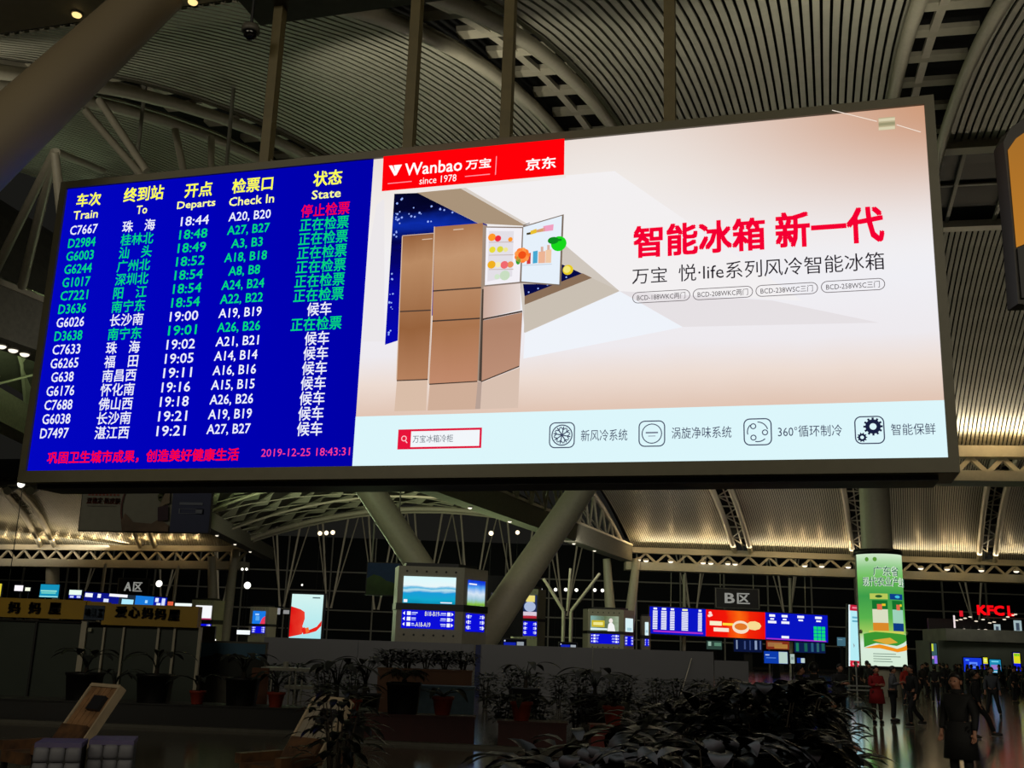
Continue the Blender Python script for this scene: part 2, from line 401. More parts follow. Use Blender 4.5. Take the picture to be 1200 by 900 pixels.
for k in range(-3, 36):
    y0 = 24 + 4.2 * k
    for i in range(12):
        t0, t1 = i / 12, (i + 1) / 12; ya, yb = y0 - 46 * t0, y0 - 46 * t1
        if not (27 < ya < 124 and 27 < yb < 124): continue
        p, q = nav(ya, t0), nav(yb, t1); m0 = (p + q) / 2
        side = Vector((0.55, 0.35, -0.5)); w0 = Vector((0, 0, -0.12))
        nb.add([p, m0 + side * 0.9, q, m0 + Vector((0, 0, 0.1))], [(0, 1, 2, 3)], FIN)
        nb.beam(p, q, 0.12, 0.16, FIN)
struct(nb.build('trim_nave_fins'))
nb = MB()
for k in range(-2, 34):
    y0 = 18 + 5 * k
    for i in range(10):
        t0, t1 = i / 10, (i + 1) / 10; ya, yb = y0 + 30 * t0, y0 + 30 * t1
        if 26 < ya < 122 and 26 < yb < 122: nb.tube(nav(ya, t0, -0.3), nav(yb, t1, -0.3), 0.06, 0.06, FIN, 5, False)
for y in range(30, 123, 13):
    pts = [nav(y, i / 14, -0.8) for i in range(15)]; nb.path(pts, 0.13, WHITE_STEEL, 6)
nb.path([nav(119.5, i / 16, -0.6) for i in range(17)], 0.3, WHITE_STEEL, 8)
struct(nb.build('trim_nave_lattice'))
nb = MB(); vs = []
for k in range(21):
    y = 20 + 5.2 * k; vs += [nav(y, i / 10, 0.55) for i in range(11)]
nb.add(vs, [(11 * k + i, 11 * k + i + 1, 11 * (k + 1) + i + 1, 11 * (k + 1) + i) for k in range(20) for i in range(10)], mat('nave_roof_sheet', '44443a', 0.8)); struct(nb.build('ceiling_nave'))
nb = MB(); E0, E1 = g1(-6, 13.0), g2(13.5, 13.2); pts = [arc(E0, E1, R2, i / 16) - Vector((0, 0, 0.3)) for i in range(17)]; nb.path(pts, 0.28, WHITE_STEEL, 8)
for i in range(16):
    b = lerp(E0, E1, (i + 0.5) / 16)
    for k in (i, i + 1): nb.tube(b, pts[k], 0.13, 0.13, WHITE_STEEL, 6)
    nb.tube(b, pts[i] + Vector((-2.5, 0.8, 0.6)), 0.09, 0.09, WHITE_STEEL, 5)
struct(nb.build('trim_edge_truss'))
# west ceiling beyond the nave
WN0, WN1 = Vector((-62, 92, 13.3)), Vector((-27.2, 84, 13.3))
bay(WN0, WN1, WA + Vector((12, -3, 0)), WB, 5.2, 110, gap0=0.3, gap1=0.4, fill=0.82)
deck(WN0, WN1, WA, WB, 5.2)
for sn, sf in ((0.28, 0.42), (0.62, 0.72)):
    rib(lerp(WN0, WN1, sn), lerp(WA, WB, sf), 5.0, (0.97, -0.25), half=1.1, r=0.35)

# facade masts: slender twin struts in front of the far glazing
mb = MB()
for x, y in [(-62, 158), (-50, 158), (-41, 156), (-33, 160), (-26, 160), (-19, 160), (-12, 160), (-5, 160), (2, 160), (9, 160), (28, 160), (42, 160), (56, 160), (70, 160)]:
    for sx in (-1, 1):
        mb.tube((x + sx * 2.2, y, 22), (x + sx * 0.35, y, 6.5), 0.17, 0.14, WHITE_STEEL, 6)
        mb.tube((x + sx * 3.6, y + 2, 22), (x + sx * 0.2, y, 6.5), 0.1, 0.1, WHITE_STEEL, 5)
struct(mb.build('trim_facade_masts'))
# ---------------------------------------------------------------- columns
def column(label, pts, rs, cat='column', group=None, name='steel_column', n=28, m=None):
    mb = MB(); mb.path(pts, rs, m or WHITE_STEEL, n); o = mb.build(name); tag(o, label, cat, group); return o
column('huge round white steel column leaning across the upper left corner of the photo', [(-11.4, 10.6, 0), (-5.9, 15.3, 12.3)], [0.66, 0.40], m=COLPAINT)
column('thick pale steel column leaning up to the right from behind the grey hoarding', [at_y(541, 783, 60), at_y(699, 548, 60)], [0.95, 0.72])
column('pale steel column leaning up to the left out of the top of the information kiosk', [at_y(566, 776, 62), at_y(421, 555, 62)], [0.80, 0.78])
column('left leg of the pale V shaped column pair above the yellow advert kiosk', [at_y(719, 772, 120), at_y(711, 655, 120)], [0.75, 0.42])
column('right leg of the pale V shaped column pair beside the blue train board', [at_y(732, 775, 120), at_y(746, 655, 120)], [0.75, 0.42])
column('left leg of the pale column pair behind the yellow shop fascia end', [at_y(251, 755, 137), at_y(248, 652, 137)], [0.7, 0.5])
column('right leg of the pale column pair leaning inward near the small blue screen', [at_y(262, 755, 137), at_y(276, 644, 137)], [0.7, 0.5])
column('distant pale column rising behind the teal screen at the far left', [at_y(60, 752, 146), at_y(62, 655, 146)], [0.95, 0.85])

# branch struts at the left of the board
mb = MB(); ap = at_y(64, 178, 24)
for q in ((-14, 335, 33), (26, 335, 33), (74, 262, 25)): mb.tube(ap, at_y(*q), 0.11, 0.15, WHITE_STEEL, 8)
for a, b in (((116, 117, 24), (172, 200, 24)), ((100, 130, 25), (168, 208, 25)), ((205, 152, 26), (216, 205, 26)), ((248, 160, 27), (247, 200, 27)), ((66, 178, 24), (120, 200, 27))):
    mb.tube(at_y(*a), at_y(*b), 0.10, 0.10, WHITE_STEEL, 8)
struct(mb.build('trim_branch_struts'))

# ---------------------------------------------------------------- the big board
YAW = -0.278688
BW, BH = 12.452, 4.420
BC = Vector((-1.011, 13.5, 6.391))
U = Vector((cos(YAW), sin(YAW), 0)); NV = Vector((-sin(YAW), cos(YAW), 0))
def PX(px, py):
    d = ray(px, py); t = (BC - CAM).dot(NV) / d.dot(NV); q = CAM + d * t - BC
    return (q.dot(U) + BW / 2, BH / 2 - q.z)
ZB = BC.z - BH / 2
board = thing('led_display_board', 'large hung LED board with blue train departures and a fridge advertisement', 'display board', (BC.x, BC.y, ZB), YAW)
FRAME = mat('board_frame_steel', '56523e', 0.45, var=0.06)
fb = MB(); t = 0.115; d = 0.85
fb.box((0, d / 2 - 0.02, BH + t / 2), (BW + 2 * t, d, t), FRAME); fb.box((0, d / 2 - 0.02, -0.085), (BW + 2 * t, d, 0.17), FRAME)
for sx in (-1, 1): fb.box((sx * (BW / 2 + t / 2), d / 2 - 0.02, BH / 2), (t, d, BH), FRAME)
fb.box((0, d - 0.06, BH / 2), (BW, 0.05, BH), FRAME); fb.box((0, d / 2, -0.2), (BW - 0.2, d - 0.3, 0.08), BLACK)
fb.build('frame', board)
for (bx, by) in ((299, 190), (469.5, 174), (585.5, 163), (782, 142)):
    a, b = PX(bx, by); x = a - BW / 2; mb = MB()
    mb.box((x, 0.3, BH + t + 1.8), (0.15, 0.15, 3.6), mat('hanger_steel', '5a5030', 0.5))
    mb.box((x, 0.3, BH + t + 0.03), (0.34, 0.3, 0.06), FRAME)
    for s in (-1, 1): mb.beam((x + s * 0.2, 0.3, BH + t + 0.05), (x + s * 0.07, 0.3, BH + t + 0.2), 0.03, 0.03, FRAME)
    mb.build('hanger_post', board)
# gantry beam the posts hang from
ga = Vector((BC.x, BC.y, 0)) + NV * 0.3
gb = MB(); gb.beam(ga + U * (-3.55) + Vector((0, 0, 11.87)), ga + U * 9 + Vector((0, 0, 11.87)), 0.75, 0.75, DARK_STEEL)
struct(gb.build('trim_gantry'))

SA = PX(437.2, 188.5)[0]                              # where the blue panel ends
dep = Face(-BW / 2, BH, BW, BH, 0.02, eps=0.008); BLUE = em('0000b4')
dep.rect(0, 0, SA, BH, em_ramp('departure_blue', [(0, '0205c0'), (0.5, '0000b6'), (1, '0000a6')], 'X'), 0)
dep_o = dep.build('departure_screen', board)
YEL, WHT, GRN, RED = em('ffff50'), em('eef0ff'), em('06dc78'), em('ff0038')
def bx(x0, y0, x1, y1):
    """px of a word's left-middle and right-middle edges with its height"""
    return PX(x0, y0), PX(x1, y1)
def word(s, xl, yl, xr, yr, hpx, m, bold=0.0, l=2, face=dep):
    (a0, b0), (a1, b1) = PX(xl, yl), PX(xr, yr); b = (b0 + b1) / 2
    h = abs(PX((xl + xr) / 2, (yl + yr) / 2 + hpx / 2)[1] - PX((xl + xr) / 2, (yl + yr) / 2 - hpx / 2)[1])
    face.text(s, a0, b - h / 2, a1, b + h / 2, m, l, bold)
for s, xl, yl, xr, yr, h in (('车次', 90, 235, 118, 232.3, 15), ('终到站', 145.3, 229, 191.5, 224.6, 16.5), ('开点', 217, 223.5, 248.5, 220.5, 16.5), ('检票口', 272.5, 218.5, 319.5, 213.8, 16.5), ('状态', 367.5, 210, 400.5, 206.5, 17)):
    word(s, xl, yl, xr, yr, h, YEL, 0.02)
    dep.build('column_heading', dep_o)
for s, xl, yl, xr, yr, h in (('Train', 86, 252.5, 114.5, 250, 9.5), ('To', 160, 246, 172.3, 245, 9.5), ('Departs', 207.5, 242, 252, 238, 11), ('Check In', 268.5, 236.5, 321, 232, 10), ('State', 365.5, 228.5, 399.2, 225.5, 10)):
    word(s, xl, yl, xr, yr, h, em('ffff96'), 0.018)
    dep.build('column_heading', dep_o)
ROWS = ['C7667|珠　海|18:44|A20, B20|停止检票|wr', 'D2984|桂林北|18:48|A27, B27|正在检票|gg', 'G6003|汕　头|18:49|A3, B3|正在检票|gg', 'G6244|广州北|18:52|A18, B18|正在检票|gg',
        'G1017|深圳北|18:54|A8, B8|正在检票|gg', 'C7221|阳　江|18:54|A24, B24|正在检票|gg', 'D3636|南宁东|18:54|A22, B22|正在检票|gg', 'G6026|长沙南|19:00|A19, B19|候车|ww',
        'D3638|南宁东|19:01|A26, B26|正在检票|gg', 'C7633|珠　海|19:02|A21, B21|候车|ww', 'G6265|福　田|19:05|A14, B14|候车|ww', 'G638|南昌西|19:11|A16, B16|候车|ww',
        'G6176|怀化南|19:16|A15, B15|候车|ww', 'C7688|佛山西|19:18|A26, B26|候车|ww', 'G6038|长沙南|19:21|A19, B19|候车|ww', 'D7497|湛江西|19:21|A27, B27|候车|ww']
def ab(first, last, i): return lerp(Vector(PX(*first)), Vector(PX(*last)), i / 15)
CM = {'w': WHT, 'g': GRN, 'r': RED}
for i, r in enumerate(ROWS):
    no, to, de, ck, st, c = r.split('|'); m0, m1 = CM[c[0]], CM[c[1]]
    A = ab((82.2, 270), (47.2, 508), i); B = ab((113.8, 267.5), (79.8, 507), i)
    if len(no) == 4: sh = (B - A) * 0.1; A, B = A + sh, B - sh
    h = 0.148; cols = [(no, A, B, h, m0)]
    cols.append((to, ab((143.5, 266), (111, 507.5), i), ab((181.5, 262.5), (150.8, 506), i), 0.185, m0))
    cols.append((de, ab((212, 259.5), (183.5, 505.5), i), ab((244.5, 257), (217, 503.8), i), 0.145, m0))
    A = ab((268, 255), (242.2, 503.6), i); B = ab((317, 251), (293, 503), i)
    if len(ck) == 6: sh = (B - A) * 0.13; A, B = A + sh, B - sh
    cols.append((ck, A, B, 0.158, m0))
    A = ab((353, 247), (330, 502.5), i); B = ab((409.5, 243.5), (391, 502), i)
    if len(st) == 2: A, B = lerp(A, B, 0.30), lerp(A, B, 0.78)
    cols.append((st, A, B, 0.195, m1))
    for s, P, Q, hh, m in cols:
        b = (P.y + Q.y) / 2; dep.text(s, P.x, b - hh / 2, Q.x, b + hh / 2, m, 2, 0.011)
        dep.build(('train_number', 'destination', 'departure_time', 'check_in_gate', 'train_status')[len(dep_o.children) % 5], dep_o)
word('巩固卫生城市成果，创造美好健康生活', 55.7, 535.5, 279.5, 533.4, 14.5, RED, 0.022); dep.build('notice_text', dep_o)
word('2019-12-25 18:43:31', 306, 531, 410, 528.5, 9.2, em('ff3c8c')); dep.build('clock_text', dep_o)

# advertisement half
adv = Face(-BW / 2, BH, BW, BH, 0.02, eps=0.008)
STRIP = PX(418.7, 486.7)[1] * 0.5 + PX(1107, 470)[1] * 0.5
def backdrop():
    m = em_ramp('advert_backdrop', [(0.0, 'd6a184'), (0.17, 'e2c8b8'), (0.25, 'eddcd2'), (0.34, 'eeeaee'), (0.5, 'f0eff4'), (0.68, 'f2eff0'), (0.86, 'f0eae6'), (1.0, 'eadfd8')], 'Z', noise=0.03)
    nt = m.node_tree; e = [n for n in nt.nodes if n.type == 'EMISSION'][0]; rp = [n for n in nt.nodes if n.type == 'VALTORGB'][0]; sp = [n for n in nt.nodes if n.type == 'SEPXYZ'][0]
    def mr(sock, a, b):
        n = nt.nodes.new('ShaderNodeMapRange'); n.interpolation_type = 'SMOOTHSTEP'; n.inputs[1].default_value = a; n.inputs[2].default_value = b; nt.links.new(sock, n.inputs[0]); return n.outputs[0]
    mu = nt.nodes.new('ShaderNodeMath'); mu.operation = 'MULTIPLY'
    nt.links.new(mr(sp.outputs['X'], 0.45, 1.1), mu.inputs[0]); nt.links.new(mr(sp.outputs['Z'], 0.55, 1.02), mu.inputs[1])
    mx = nt.nodes.new('ShaderNodeMix'); mx.data_type = 'RGBA'; nt.links.new(mu.outputs[0], mx.inputs[0]); nt.links.new(rp.outputs[0], mx.inputs[6]); mx.inputs[7].default_value = (*rgb('cb9470'), 1)
    nt.links.new(mx.outputs[2], e.inputs[0]); return m
BGM = backdrop()
adv.rect(SA, 0, BW, BH, BGM, 0)
adv_o = adv.build('advert_screen', board)
def pp(pts, m, l=1): adv.poly([PX(*p) for p in pts], m, l)
adv.rect(SA, STRIP, BW, BH, em('dcf6fb'), 1)
adv.build('caption_strip', adv_o)
pp([(441, 240), (450, 232), (450, 400), (424, 400), (430, 300)], em('ece8ea'), 1)
pp([(541, 220.5), (663, 208), (663, 205), (720, 200), (940, 352), (726, 341), (616.5, 265)], em('f3f0f1'), 1)
pp([(800, 383), (1030, 378), (905, 352), (726, 341)], em('e6e1e4'), 2)
pp([(726, 341), (615, 390), (613, 420), (800, 383)], em('eff3fa'), 1)
pp([(616, 266), (662, 287), (726, 341), (615, 390), (610, 340)], em('cfc6bc'), 2)
pp([(451, 404), (462, 227), (489, 226), (561, 262), (561, 330), (466, 399)], em_ramp('starry_blue', [(0, '0406b4'), (0.4, '0505a0'), (0.62, '03024a'), (0.78, '0c2ca8'), (0.9, '040530'), (1, '02031e')], 'Z', noise=0.5, nscale=5), 2)
pp([(659, 310), (683, 321), (615, 349), (613, 333), (655, 333)], em('050a48'), 3)
pp([(683, 320.6), (694, 326), (615, 357.5), (615, 347.5)], em('8a6f58'), 4)
pp([(694, 326), (726, 341), (614, 390), (615, 357.5)], em('c9bfb2'), 3)
pp([(488.7, 226), (540, 221), (617, 265), (561, 262)], em('a9937a'), 3)
pp([(540, 221), (617, 265), (617, 262), (546, 220.4)], em('d8cfc6'), 4)
rs = random.Random(3)
for k in range(46):
    a = rs.random(); b = rs.random(); y = lerp(232, 262, b) if k < 30 else lerp(270, 395, b); x = lerp(464, 545, a * a) if k < 30 else 464 - (y - 227) * 0.062 + 6 * a
    if y < 228 + (x - 489) * 0.5: continue
    A, B = PX(x, y); adv.disc(A, B, 0.008 + 0.010 * rs.random(), em('9ab4ff'), 3, n=6)
for k in range(5): A, B = PX(620 + 11 * k, 343 - 4.4 * k); adv.disc(A, B, 0.012, em('9ab4ff'), 5, n=6)
adv.build('starry_backdrop', adv_o)
def copper(n, hi, lo, mid): return em_ramp('copper_panel_' + n, [(0, lo), (0.35, mid), (0.8, hi), (1, mid)], 'Z', noise=0.12, nscale=2)
C1, C2, C3 = copper('deep', 'b98a63', 'b5815e', '96623c'), copper('rose', 'c39671', 'c18a6c', 'a9744e'), copper('pale', 'e4d2c6', 'bc8c70', 'c7a38d')
LN = em('4a3a32'); EDGE = em('d8bda6')
# reflections on the ground
pp([(465, 445.5), (501, 444.5), (499, 481), (462, 482)], em('d9bda8'), 2); pp([(503.5, 450.5), (560, 447), (557, 479.5), (501, 481)], em('cfae98'), 2)
pp([(565, 448), (609, 430.5), (607, 478), (563, 479.4)], em('d8c0b0'), 2); pp([(560, 447), (565, 448), (563, 479.4), (557, 479.5)], em('b7a094'), 3)
adv.build('ground_reflection', adv_o)
pp([(472, 277), (509.5, 274), (505.5, 362.8), (468.7, 364.5)], C1, 3); pp([(468.5, 366), (505.4, 364.3), (501.5, 444), (465, 445.5)], C1, 3)
pp([(468.7, 364.5), (505.5, 362.8), (505.4, 364.3), (468.5, 366)], LN, 3); pp([(465, 445.5), (501.5, 444), (501.4, 445.4), (464.9, 446.8)], LN, 3)
pp([(471.4, 277), (472.4, 277), (465.6, 445), (464.6, 445)], EDGE, 4); pp([(472, 277), (509.5, 274), (509.5, 273.2), (472, 276.2)], EDGE, 4)
pp([(495, 280.6), (507, 279.6), (507, 280.6), (495, 281.6)], EDGE, 4)
adv.build('fridge_picture', adv_o)
pp([(510, 266.5), (566.5, 262), (564.7, 336.7), (508.2, 340.7)], C2, 5); pp([(508.1, 342.4), (564.6, 338.4), (563.2, 372.7), (507.2, 376)], C2, 5)
pp([(507.1, 377.7), (563.1, 374.4), (560, 446.7), (503.5, 450)], C2, 5)
for q in (((508.2, 340.7), (564.7, 336.7), (564.6, 338.4), (508.1, 342.4)), ((507.2, 376), (563.2, 372.7), (563.1, 374.4), (507.1, 377.7)), ((503.5, 450), (560, 446.7), (560, 448), (503.5, 451.4))): pp(q, LN, 5)
pp([(509.3, 266.5), (510.5, 266.5), (504, 450), (502.8, 450)], EDGE, 6)
pp([(566.5, 262), (571.5, 264), (565, 448), (560, 446.7)], em('a08c7c'), 5); pp([(566.5, 262), (571.5, 264), (571.5, 265.5), (566.5, 264)], em('3a3080'), 6)
pp([(532, 269.6), (544, 268.6), (544, 269.8), (532, 270.8)], EDGE, 6)
adv.build('fridge_picture', adv_o)
pp([(569, 266), (614, 266.5), (610.8, 339), (567.5, 340)], em('8a7a70'), 5); pp([(570.6, 267.6), (612.6, 268.3), (609.6, 331), (568.9, 335)], em('f3f0f6'), 6)
pp([(574, 272), (603, 272), (601, 325), (572, 331)], em('e3dfe6'), 7)
pp([(567.6, 337), (611, 333), (610.6, 364), (566.2, 374.5)], em_ramp('silver_rose', [(0, 'c9a898'), (0.5, 'e9dcd8'), (1, 'd8cdd0')], 'X'), 7)
pp([(566.2, 374.5), (613, 365), (613, 367), (566.2, 376.6)], LN, 8); pp([(566.2, 376.6), (613, 367), (609.6, 429.5), (565, 447.5)], copper('dusk', 'c39c84', 'bd9078', 'b0836a'), 7)
pp([(565, 447.5), (609.6, 429.5), (609.6, 431), (565, 449)], LN, 8); pp([(566, 340), (568, 340), (565.6, 448), (562.4, 447)], em('4c4038'), 8)
pp([(614, 266.5), (661.6, 252.6), (658.4, 336.3), (611.2, 332.7)], em('7c6c5e'), 8); pp([(614.5, 268), (659.6, 254.6), (656.4, 334.8), (612.2, 331.3)], em('e6f0fa'), 9)
pp([(614, 266.5), (622, 263.4), (622, 262.6), (614, 265.6)], em('3a3230'), 9)
FOOD = [(578, 280, 4.4, 'ff9a2a'), (585, 281.4, 3.6, 'ee3040'), (599.5, 282.5, 2.6, 'ff9a2a'), (578.5, 294.5, 3.6, 'e8dc3a'), (587.5, 294, 3.6, 'dcd840'), (594, 294.4, 2.6, 'f0e890'),
        (577.5, 312, 4.6, 'f0b020'), (585, 312, 3.2, 'f6ecb8'), (592.5, 312.2, 4.4, 'f06a70'), (599.5, 311.8, 3.6, 'e8945a'), (593, 324.5, 5.6, 'c8ddc0'), (584, 326, 3, 'd2e6cc')]
for x, y, r, c in FOOD: A, B = PX(x, y); adv.disc(A, B, r * 0.0125, em(c), 10, n=12)
for y0 in (285.5, 300.5, 317.3): pp([(574.5, y0), (603, y0 - 0.6), (603, y0 + 0.5), (574.5, y0 + 0.8)], em('c9b8b4'), 10)
for q, c in (([(618.5, 275), (623, 274), (623, 276.6), (618.5, 277.4)], '403818'), ([(623, 272.5), (630, 270), (630, 275), (623, 277)], 'e8c030'), ([(630, 271.5), (640, 268.6), (640, 273), (630, 274.6)], 'd8a070'), ([(638, 267), (650, 264.8), (649.4, 272), (637.5, 273.5)], 'f0a0c0'),
             ([(619, 299), (623.4, 298), (623, 311), (618.6, 311.4)], 'd03838'), ([(626, 296.5), (631.5, 295.5), (631, 310), (625.6, 310.8)], '48a8d0'), ([(632.4, 297), (640.4, 296), (640, 310), (632, 310.4)], 'ecb494'), ([(635, 291), (638, 291), (638, 297), (635, 297)], 'd8b0a0'),
             ([(640.8, 295), (647.6, 294), (647, 309.8), (640.4, 310)], 'f0c8a4'), ([(642.5, 289), (645.5, 289), (645.5, 295), (642.5, 295)], 'd8b0a0')): pp(q, em(c), 10)
pp([(613.5, 312.5), (648, 311), (648, 312.2), (613.5, 313.7)], em('cdd8e4'), 11)
adv.build('open_fridge_picture', adv_o)
for k in range(9):
    g = 2 * pi * k / 9; x, y = 613.5 + 5.4 * cos(g), 301.5 + 5.4 * sin(g); A, B = PX(x, y); adv.disc(A, B, 0.045, em('ffa050' if k % 2 else 'ff8030'), 12, n=10)
A, B = PX(613.8, 301.5); adv.disc(A, B, 0.055, em('f05018'), 13, n=12); A, B = PX(609, 307.5); adv.disc(A, B, 0.034, em('28a030'), 12, n=10, ry=0.06)
A, B = PX(656.3, 288); adv.disc(A, B, 0.105, em('18d81c'), 12, n=18); A, B = PX(650, 284.5); adv.disc(A, B, 0.075, em('0c8c20'), 13, n=14, ry=0.05); adv.line(A, B, *PX(660, 284), 0.03, em('0c8c20'), 14)
A, B = PX(667, 318.5); adv.disc(A, B, 0.07, em('e8cc20'), 12, n=16); A, B = PX(666, 318.2); adv.disc(A, B, 0.048, em('f4e87a'), 13, n=14)
adv.build('fruit_picture', adv_o)
# red brand banner
W_ = em('ffffff'); R_ = em('ff0008'); PK = em('ff9aa8')
pp([(452.5, 187), (663.5, 166.3), (663, 208.5), (450.6, 227.5)], R_, 15)
word('Wanbao', 478.2, 203, 544.5, 197, 14, W_, 0.015, 17, adv); word('万宝', 549, 197.5, 578, 195, 11, W_, 0.02, 17, adv); word('since 1978', 495, 216, 538, 212.5, 8.2, W_, 0, 17, adv)
word('京东', 619, 197.5, 653.5, 194.5, 13.2, W_, 0.02, 17, adv)
pp([(459.3, 198.3), (463.5, 198), (468.5, 209), (465.6, 210)], W_, 17); pp([(465, 197.8), (474.6, 197), (468, 209.6), (466.5, 204)], W_, 17)
for a, b in (((458, 219.3), (486, 216.6)), ((548, 211), (577, 208.3)), ((584.6, 187.5), (583.4, 209))): adv.line(*PX(*a), *PX(*b), 0.012, PK, 17)
adv.build('brand_banner', adv_o)
HR = em('f50032')
word('智能冰箱', 744.8, 288, 896, 277, 36, HR, 0.028, 17, adv); word('新一代', 910, 274, 1034, 266.5, 40, HR, 0.028, 17, adv); adv.build('headline_text', adv_o)
DK = em('221c26')
word('万宝', 742.5, 327.5, 783, 325, 18.5, DK, 0, 17, adv); word('悦·life系列风冷智能冰箱', 796.5, 324, 1035.5, 309, 20.5, DK, 0, 17, adv); adv.build('subheading_text', adv_o)
for s, x0, yl, x1, yr in (('BCD-188WKC两门', 742.7, 352, 810, 349.5), ('BCD-208WKC两门', 813, 348.6, 883, 345.2), ('BCD-238WSC三门', 886, 345, 958.5, 340.6), ('BCD-258WSC三门', 962, 340.4, 1036.5, 336)):
    (a0, b0), (a1, b1) = PX(x0, yl), PX(x1, yr); b = (b0 + b1) / 2; adv.rounded(a0, b - 0.075, a1, b + 0.075, 0.074, 0.009, em('6a6266'), 17)
    adv.text(s, a0 + 0.06, b - 0.042, a1 - 0.06, b + 0.042, em('453e42'), 17)
    adv.build('model_tag', adv_o)
# search field
(a0, b0), (a1, b1) = PX(470, 517.5), PX(567.5, 514.5); b = (b0 + b1) / 2; CR = em('e0103c')
adv.frame(a0, b - 0.132, a1, b + 0.132, 0.028, CR, 17); adv.rect(a0, b - 0.132, a0 + 0.18, b + 0.132, em('e8143a'), 17); adv.rect(a0 + 0.18, b - 0.104, a1 - 0.028, b + 0.104, em('f2f6fa'), 17)
adv.ring(a0 + 0.088, b - 0.01, 0.038, 0.012, em('ffc8d0'), 18); adv.line(a0 + 0.11, b + 0.02, a0 + 0.135, b + 0.05, 0.014, em('ffc8d0'), 18)
adv.text('万宝冰箱冷柜', a0 + 0.21, b - 0.05, a0 + 0.76, b + 0.05, em('55606e'), 18)
adv.build('search_field', adv_o)
# four feature icons with captions
IC = em('39425e')
for k, (x0, x1, yc, s, tx0, tx1, ty0, ty1) in enumerate(((646, 676, 512.3, '新风冷系统', 683, 737, 513.2, 511), (750, 781, 510.6, '涡旋净味系统', 788.5, 858, 510, 508), (872, 905, 508.6, '360°循环制冷', 912, 986.5, 508.5, 506), (1001, 1036, 506.5, '智能保鲜', 1043.5, 1095, 506, 504.5))):
    (a0, b0), (a1, b1) = PX(x0, yc), PX(x1, yc - 0.6); b = (b0 + b1) / 2; w2 = (a1 - a0) / 2; c = a0 + w2
    adv.rounded(a0, b - w2, a1, b + w2, 0.075, 0.014, IC, 17)
    if k == 0:
        adv.ring(c, b, 0.135, 0.014, IC, 17)
        for g in range(8):
            q = pi * g / 4 + 0.2; adv.line(c, b, c + 0.11 * cos(q), b + 0.11 * sin(q), 0.014, IC, 17)
            for e in (-0.35, 0.35): adv.line(c + 0.07 * cos(q), b + 0.07 * sin(q), c + 0.105 * cos(q + e), b + 0.105 * sin(q + e), 0.012, IC, 17)
    elif k == 1:
        adv.ring(c, b, 0.125, 0.012, IC, 17); adv.line(c - 0.075, b - 0.012, c + 0.075, b - 0.012, 0.018, em('6a7286'), 17); adv.line(c - 0.045, b + 0.03, c + 0.045, b + 0.03, 0.010, em('8a92a4'), 17)
    elif k == 2:
        for q in (-2.2, 0.1, 2.2): adv.ring(c + 0.085 * cos(q), b + 0.085 * sin(q), 0.036, 0.012, IC, 17, n=14)
        adv.ring(c, b, 0.125, 0.012, IC, 17, n=24, k0=3, k1=7); adv.ring(c, b, 0.125, 0.012, IC, 17, n=24, k0=18, k1=23); adv.ring(c, b, 0.125, 0.012, IC, 17, n=24, k0=11, k1=15)
    else:
        for gx, gy, gr, nt_ in ((c + 0.04, b - 0.04, 0.085, 12), (c - 0.085, b + 0.085, 0.045, 10)):
            adv.ring(gx, gy, gr, gr * 0.55, em('1a2040'), 17)
            for g in range(nt_): q = 2 * pi * g / nt_; adv.line(gx + gr * 0.9 * cos(q), gy + gr * 0.9 * sin(q), gx + gr * 1.25 * cos(q), gy + gr * 1.25 * sin(q), gr * 0.28, em('1a2040'), 17)
    adv.build('feature_icon', adv_o)
    word(s, tx0, ty0, tx1, ty1, 13.5, IC, 0, 17, adv); adv.build('feature_caption', adv_o)
# a misreading LED module and its thread of stray pixels
pp([(1028.8, 143.2), (1048, 141.5), (1048.5, 156), (1029.2, 157.6)], em('b9ad8a'), 16)
for dy in (0, 5, 10): pp([(1029, 144.5 + dy), (1048, 142.8 + dy), (1048, 146.2 + dy), (1029, 147.8 + dy)], em('d8cfae' if dy != 5 else '9a9472'), 17)
adv.line(*PX(975, 134), *PX(1027, 147), 0.01, em('f4e6d8'), 16); adv.line(*PX(1050, 151), *PX(1078, 159.5), 0.01, em('f4e6d8'), 16)
adv.build('faulty_module', adv_o)
